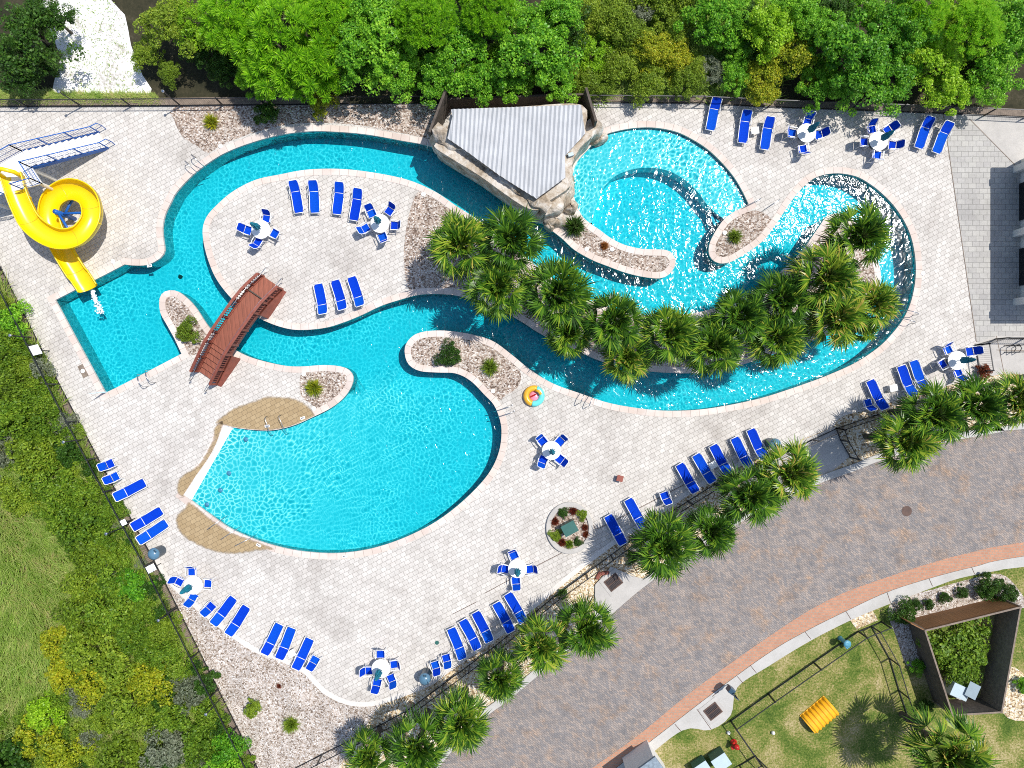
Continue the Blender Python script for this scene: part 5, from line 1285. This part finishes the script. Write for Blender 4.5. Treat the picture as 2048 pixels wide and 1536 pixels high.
for i, (x, y, r, k) in enumerate(sorted(HX, key=lambda q: q[1])):
    zone = f'at {"the far left" if x < 90 else ("mid width" if x < 230 else "the fence side")}, {"above the sign board" if y < 700 else ("level with the slide pool" if y < 800 else ("above the fence armchairs" if y < 930 else ("level with the fence loungers" if y < 1100 else ("level with the lower gravel tip" if y < 1300 else "near the bottom edge"))))}'
    key = (k, zone); n = cnt.get(key, 0); cnt[key] = n+1
    shrub(x, y, r, k, f'low {hk[k]} brush {zone}, {ORD[n]} down', 'low brush left of the fence', i, 'leaf', 1.25, 'low_brush', 'shrub', 0)
# long grass as uncountable stuff
def grass(name, poly, n, L, W_, lean, seed, mat, dirn=None, z0=.0, tuft=0):
    rs = np.random.RandomState(seed); poly = np.array(poly); lo, hi = poly.min(0), poly.max(0)
    X = rs.uniform(lo[0], hi[0], n*3); Y = rs.uniform(lo[1], hi[1], n*3); k = inside_np(X, Y, poly); X = X[k][:n]; Y = Y[k][:n]; n = len(X)
    if tuft:
        k_ = n//tuft; cx = np.repeat(X[:k_], tuft); cy = np.repeat(Y[:k_], tuft); n = len(cx); rr_ = np.abs(rs.normal(0, .16, n)); tt = rs.uniform(0, 6.28, n); X = cx+rr_*np.cos(tt); Y = cy+rr_*np.sin(tt)
    a = rs.normal(0, .7, n)+(dirn if dirn is not None else 0)+1.2*np.sin(X*.35+Y*.2) if dirn is not None else rs.uniform(0, 6.28, n)
    l = L*rs.uniform(.5, 1.3, n); d = np.stack([np.cos(a)*lean, np.sin(a)*lean, np.full(n, 1.0)], 1); d /= np.linalg.norm(d, axis=1, keepdims=True)
    c = np.stack([X, Y, np.full(n, z0)], 1); sd = np.stack([-np.sin(a), np.cos(a), np.zeros(n)], 1)*W_
    V = np.stack([c-sd, c+sd, c+d*l[:, None]], 1).reshape(-1, 3); F = np.arange(len(V)).reshape(-1, 3)
    o = link(name, mesh_np(name, V, F, mat)); o['kind'] = 'stuff'; return o
LG2 = W2([(-60, 470), (0, 560), (110, 780), (190, 940), (255, 1065), (300, 1155), (390, 1325), (505, 1560), (520, 1640), (-120, 1640), (-120, 470)])
grass('long_grass', LG2, 70000, 1.2, .04, 1.7, 5, 'grassblade', .6, tuft=16)
grass('scrub_grass', W2([(1140, 200), (1560, 205), (1560, -60), (1140, -60)]), 16000, .9, .03, 1.5, 6, 'grassblade', 1.0, tuft=14)
grass('verge_grass', W2([(-20, 207), (-20, 180), (120, 186), (300, 188), (330, 205)]), 6000, .4, .02, 1.2, 7, 'grassblade')
grass('lawn_grass', W2(ll[:]+[(2100, 1600), (1180, 1600)]), 12000, .10, .014, 1.2, 8, 'lawnblade')
grass('sand_grass', W2([(90, -20), (125, 120), (150, 190), (280, 190), (250, 60), (225, -20)]), 700, .25, .02, 1.5, 9, 'grassblade')

# ------------------------------------------------------------------ round planter
def planter():
    c = P(1139, 1055); t = empty('round_planter', (c.x, c.y, .03))
    m = MB(); n = 40; ring = []
    for r0, z in ((1.47, 0), (1.47, .16), (1.44, .18), (1.20, .18), (1.18, .16), (1.18, .03)): ring.append((r0, z))
    k = len(ring)
    for j in range(n):
        a = 2*math.pi*j/n
        for r0, z in ring: m.v.append((r0*math.cos(a), r0*math.sin(a)*1.1, z))
    for j in range(n):
        for i in range(k-1):
            a = j*k+i; b = ((j+1) % n)*k+i; m.f.append((a, b, b+1, a+1))
    m.build('rim', 'concrete_pale', t); m = MB(); m.lathe([(1.19, .0), (1.19, .06)], (0, 0, 0), 40)
    m.v = [(x, y*1.1, z) for x, y, z in m.v]; m.build('gravel_fill', 'gravel', t)
    return tag(t, 'round pale stone planter with gravel around a green box', 'planter')
planter()
def cabinet(name, x, y, w, d, h, rz, mat, lab, lid=None, cat='utility box'):
    p = P(x, y, h); t = empty(name, (p.x, p.y, .06), R(rz))
    m = MB(); m.box((0, 0, h/2), (w, d, h)); m.build('body', mat, t, bevel=.02)
    m = MB(); m.box((0, 0, h+.02), (w*1.06, d*1.06, .04)); m.build('lid', lid or mat, t, bevel=.01)
    m = MB(); m.box((0, -d/2-.012, h*.5), (w*.8, .02, h*.7)); pn = m.build('door', mat, t); m = MB(); m.box((w*.25, -d/2-.035, h*.5), (.03, .03, .12)); m.build('handle', 'steel', pn)
    return tag(t, lab, cat)
cabinet('utility_cabinet', 1139, 1057, .85, .68, .75, 28, 'greenbox', 'dark green utility box in the round planter')
for i, (dx, dy, r, k, st) in enumerate([(-29,-12,12,'red','spiky'),(-12,-30,11,'dark','leaf'),(8,-33,12,'red','spiky'),(24,-25,11,'olive','leaf'),(31,0,10,'red','spiky'),(33,14,10,'red','spiky'),(18,28,9,'dark','leaf'),(0,34,13,'olive','spiky'),(-14,30,12,'red','spiky'),(-28,14,13,'olive','leaf')]):
    shrub(1139+dx, 1055+dy, r, k, f'{"red" if k=="red" else "green"} {"spiky " if st=="spiky" else "leafy "}plant on the {side_word(dx,dy)} side in the round planter{" nearer the green box" if i in (5,8) else ""}', 'small plants in the round planter', i, st, 1.1, 'planter_plant', 'plant', .09)

# ------------------------------------------------------------------ pool toys and small things on the deck
def pool_ring():
    c = P(1068, 792, .3); t = empty('pool_float', (c.x, c.y, .03))
    for (a0, a1, mat, nm) in ((70, 255, 'amber', 'yellow_half'), (255, 430, 'aqua', 'aqua_half')):
        m = MB(); m.tube([(.48*math.cos(R(a)), .48*math.sin(R(a)), .17) for a in np.linspace(a0, a1, 16)], .19, 10); m.build(nm, mat, t, True)
    m = MB(); m.lathe([(.35, .10), (.35, .16), (.05, .2)], (.05, -.05, 0), 18); m.build('seat', 'pink', t, True)
    m = MB(); m.tube([(.1, .35, .3), (.3, .28, .42), (.42, .1, .4)], .09, 8); m.build('handle', 'amber', t, True)
    m = MB(); m.tube([(-.2, -.05, .25), (.1, .1, .38)], .05, 6); m.build('strap', 'red', t)
    return tag(t, 'yellow, aqua and pink inflatable ring lying on the deck by the river', 'pool float')
pool_ring()
def stool():
    c = P(1240, 957, .4); t = empty('terracotta_stool', (c.x, c.y, .03), R(-15))
    m = MB(); m.box((0, 0, .37), (.40, .38, .05)); m.build('top', 'terracotta', t, bevel=.015)
    m = MB(); m.lathe([(.14, .0), (.17, .05), (.13, .2), (.16, .345)], (0, 0, 0), 14); m.build('base', 'terracotta', t)
    return tag(t, 'small dark red square stool alone on the pale deck', 'stool')
stool()
m = MB(); m.lathe([(.13, 0), (.13, .012), (.02, .014)], (*P2(874, 1285), .031), 18); tag(m.build('deck_drain', 'greenbox'), 'dark round drain cap in the deck left of the lower loungers', 'drain')
def hatch():
    c = P(167, 742); t = empty('deck_hatch', (c.x, c.y, .03), R(-63))
    m = MB(); m.box((0, 0, .012), (.82, .36, .024)); m.build('plate', 'timber', t); m = MB(); m.lathe([(.13, .0), (.13, .035), (.02, .045)], (0, .0, .02), 16); m.build('lid', 'white2', t)
    return tag(t, 'grey rectangular hatch with white lid left of the slide pool', 'hatch')
hatch()
def drain(x, y, rz, lab):
    c = P(x, y); t = empty('street_drain', (c.x, c.y, .065 if y > 1300 else .14), R(rz))
    m = MB(); m.box((0, 0, .01), (1.35, 1.25, .02)); m.build('collar', 'concrete_pale', t)
    m = MB()
    for s in (-1, 1): m.box((0, s*.36, .035), (.95, .07, .03)); m.box((s*.44, 0, .035), (.07, .66, .03))
    m.build('frame', 'iron', t); m = MB()
    m.box((0, 0, .024), (.84, .66, .006)); m.build('pit', 'black', t)
    m = MB()
    for k in range(9): m.box((-.36+k*.09, 0, .042), (.025, .66, .02))
    m.box((0, 0, .045), (.84, .05, .02)); m.build('grate', 'iron', t)
    return tag(t, lab, 'drain')
drain(1226, 1163, 38, 'rusty street drain on the upper kerb between the palms'); drain(1425, 1421, 38, 'rusty street drain in the lower kerb apron by the dog lawn')
m = MB(); m.lathe([(.32, 0), (.32, .008), (.28, .01), (.02, .01)], (*P2(1813, 1022), .021), 26); tag(m.build('manhole_cover', 'iron'), 'round dark manhole cover in the brick road', 'manhole cover')
for k, (x, y, a) in enumerate([(1197, 1150, 60), (1210, 1145, 10)]):
    m = MB(); m.box((0, 0, .09), (.5, .22, .18)); o = m.build('kerb_block', 'redwood', None, bevel=.03); p = P(x, y); o.location = (p.x, p.y, .012); o.rotation_euler = (0, 0, R(a)); tag(o, ('leaning reddish stone block left of the upper street drain', 'reddish stone block above the upper street drain')[k], 'stone')

# ------------------------------------------------------------------ building at the right edge
def building():
    t = empty('pool_pavilion', (*P2(2031, 460), 0)); o = t.location
    def q(px, py): x, y = P2(px, py); return (x-o.x, y-o.y)
    m = MB(); a, b = q(2031, 309), q(2400, 619); m.prism([a, (b[0], a[1]), b, (a[0], b[1])], 3.35, 3.6); m.build('roof', 'shingle', t)
    m = MB(); m.box(((q(2040, 0)[0]+q(2400, 0)[0])/2, (a[1]+b[1])/2, 1.6), (360/S, 9.0, 3.2)); m.build('wall', 'stucco', t)
    for y in (340, 468, 604):
        m = MB(); c = q(2030, y); m.box((c[0], c[1], 1.675), (.34, .42, 3.35)); m.build('column', 'stucco', t, bevel=.02)
    for y in (405, 535):
        m = MB(); c = q(2038, y); m.box((c[0], c[1], 1.1), (.05, 2.3, 2.2)); m.build('door', 'glass', t)
    return tag(t, 'white columned pavilion at the right edge of the deck', 'building')
building()
# cycle rack on the entry slab
def rack():
    c = P(2035, 697, .5); t = empty('cycle_rack', (c.x, c.y, .04))
    m = MB()
    for k in range(3): m.tube([(-.4+k*.35, -.2, 0), (-.4+k*.35, -.22, .7), (-.35+k*.35, .0, .82), (-.4+k*.35, .22, .7), (-.4+k*.35, .2, 0)], .025, 6)
    m.build('hoops', 'black', t, True)
    for s in (-1, 1): m = MB(); m.bar((-.5, s*.2, .04), (.5, s*.2, .04), .05, .05); m.build('rail', 'black', t)
    return tag(t, 'black cycle rack on the entry slab', 'cycle rack')
rack()

# ------------------------------------------------------------------ enclosure and dog lawn
def enclosure():
    t = empty('board_enclosure', P(1920, 1300)); o = t.location; h = 1.85
    tl, tr_, br, bl = P(1850, 1261, h), P(2041, 1214, h), P(2003, 1424, h), P(1905, 1430, h); tm_ = P(1822, 1247, h)
    for a, b, mat in ((tm_, tr_, 'fenceboard'), (tl, bl, 'timber_dark'), (tr_, br, 'timber'), (bl, br, 'timber_dark')):
        p = a-o; q = b-o
        if a is tm_: p = tl-o
        m = MB(); m.bar((p.x, p.y, h/2), (q.x, q.y, h/2), .05, h); m.build('board_panel', mat, t)
        m = MB(); m.bar((p.x, p.y, h+.02), (q.x, q.y, h+.02), .10, .035); m.build('cap_rail', 'timber', t)
    for a in (tl, tr_, br, bl):
        p = a-o; m = MB(); m.bar((p.x, p.y, 0), (p.x, p.y, h+.06), .11, .11, (1, 0, 0)); m.build('post', 'timber', t)
    m = MB(); p, q = tm_-o, tl-o; m.bar((p.x, p.y, h/2), (q.x, q.y, h/2), .05, h); m.build('board_panel', 'fenceboard', t)
    return tag(t, 'brown board fence enclosing a bush and a pale cabinet', 'fence')
enclosure()
def opencab():
    c = P(1920, 1385, .7); t = empty('open_cabinet', (c.x, c.y, .01), R(-24))
    m = MB(); m.box((0, 0, .08), (1.5, 1.0, .16)); m.build('pad', 'concrete_pale', t)
    m = MB(); m.box((-.1, .05, .5), (1.1, .8, .7)); b = m.build('body', 'cabinet', t, bevel=.02)
    m = MB(); m.bar((.1, .48, .95), (.55, .48, 1.3), .9, .04, (0, 0, 1)); m.build('lid', 'cabinet', t)
    m = MB(); m.box((0, -.36, .5), (.10, .02, .10)); m.build('handle', 'black', b)
    return tag(t, 'pale blue utility cabinet with open lid inside the board fence', 'utility box')
opencab()
def barrel():
    c = P(1645, 1436, .5); t = empty('play_tunnel', (c.x, c.y, .01), R(-50))
    m = MB(); n = 20; k = 28; r = .66; L = 1.95
    for sh in (0, 1):
        for i in range(k+1):
            x = -L/2+L*i/k; rr = r+.06*(1 if (i//2) % 2 else 0)-sh*.05
            for j in range(n+1):
                a = math.pi*j/n; m.v.append((rr*math.cos(a), x, rr*math.sin(a)*.92))
    q = (k+1)*(n+1)
    for i in range(k):
        for j in range(n): a = i*(n+1)+j; m.f.append((a, a+n+1, a+n+2, a+1)); b = a+q; m.f.append((b, b+1, b+n+2, b+n+1))
    for i in (0, k):
        for j in range(n): a = i*(n+1)+j; m.f.append((a, a+1, a+1+q, a+q))
    m.build('shell', 'orange', t)
    m = MB()
    for s in (-1, 1): m.bar((s*(r+.02), -L/2, .03), (s*(r+.02), L/2, .03), .1, .06)
    m.build('runner', 'amber', t)
    return tag(t, 'orange ribbed play tunnel on the dog lawn', 'play tunnel')
barrel()
def hydrant():
    c = P(1472, 1492, .5); t = empty('fire_hydrant', (c.x, c.y, .01), R(-50))
    m = MB(); m.lathe([(.20, 0), (.20, .06), (.13, .08), (.13, .55), (.17, .58), (.17, .64), (.12, .74), (.03, .80)], (0, 0, 0), 18); m.build('barrel', 'red', t, True)
    for s in (-1, 1): m = MB(); m.tube([(s*.08, 0, .45), (s*.28, 0, .45)], .075, 10); m.build('nozzle', 'red', t)
    m = MB(); m.tube([(0, -.08, .4), (0, -.32, .4)], .11, 12); m.build('outlet', 'red', t); m = MB(); m.lathe([(.035, .8), (.035, .86)], (0, 0, 0), 5); m.build('valve_nut', 'red', t)
    return tag(t, 'red fire hydrant on the grass beside the drain apron', 'hydrant')
hydrant()
def fountain():
    c = P(1695, 1290, .7); t = empty('drinking_fountain', (c.x, c.y, .01), R(-52))
    m = MB(); m.lathe([(.16, 0), (.12, .1), (.12, .8), (.2, .9), (.22, .98), (.05, .96)], (-.22, 0, 0), 16); m.build('pedestal', 'sky_paint', t, True)
    m = MB(); m.box((.2, 0, .36), (.36, .3, .10)); m.build('basin', 'sky_paint', t, bevel=.03); m = MB(); m.tube([(-.22, 0, .4), (.2, 0, .34)], .06, 8); m.build('arm', 'sky_paint', t)
    return tag(t, 'light blue drinking fountain at the dog lawn fence', 'fountain')
fountain()
def station():
    c = P(1466, 1384, 1.1); t = empty('dog_waste_station', (c.x, c.y, .06), R(-35))
    m = MB(); m.tube([(0, 0, 0), (0, 0, 1.9)], .03, 8); m.build('post', 'black', t); m = MB(); m.box((-.12, 0, .9), (.38, .34, .55)); m.build('bin', 'darkbin', t, bevel=.03)
    m = MB(); m.box((0, -.05, 1.65), (.3, .04, .42)); m.build('sign_board', 'darkbin', t)
    return tag(t, 'dark blue dog waste station by the lower kerb', 'waste station')
station()
struct(sheet('dog_pad', [W2([(1697, 1237), (1742, 1216), (1756, 1240), (1713, 1258)])], .03, 'gravel_tan'))
cabinet('transformer_box', 1442, 1524, .95, .8, .8, 34, 'greenbox', 'green transformer box at the bottom edge, right one of two', 'cabinet')
cabinet('transformer_box', 1404, 1538, .9, .7, .7, 34, 'greenbox', 'green transformer box at the bottom edge, left one of two', 'cabinet')
def kiosk():
    c = P(1288, 1545, 2.2); t = empty('kiosk', (c.x, c.y, 0), R(36))
    m = MB(); m.box((0, -.6, 1.1), (1.9, 1.8, 2.2)); m.build('wall', 'stucco', t); m = MB(); m.box((0, -.6, 2.28), (2.2, 2.1, .16)); m.build('roof', 'shingle', t); return tag(t, 'corner of a small hut with grey roof at the bottom edge', 'building')
kiosk()
for i, (x, y, lab) in enumerate([(1456, 1464, 'small pale sprinkler head left of the dog fence'), (1545, 1464, 'small white sprinkler head inside the dog lawn')]):
    m = MB(); m.lathe([(.10, 0), (.12, .1), (.08, .2), (.02, .22)], (0, 0, 0), 14); o = m.build('sprinkler', 'stucco', None, True); p = P(x, y); o.location = (p.x, p.y, .01); tag(o, lab, 'sprinkler')
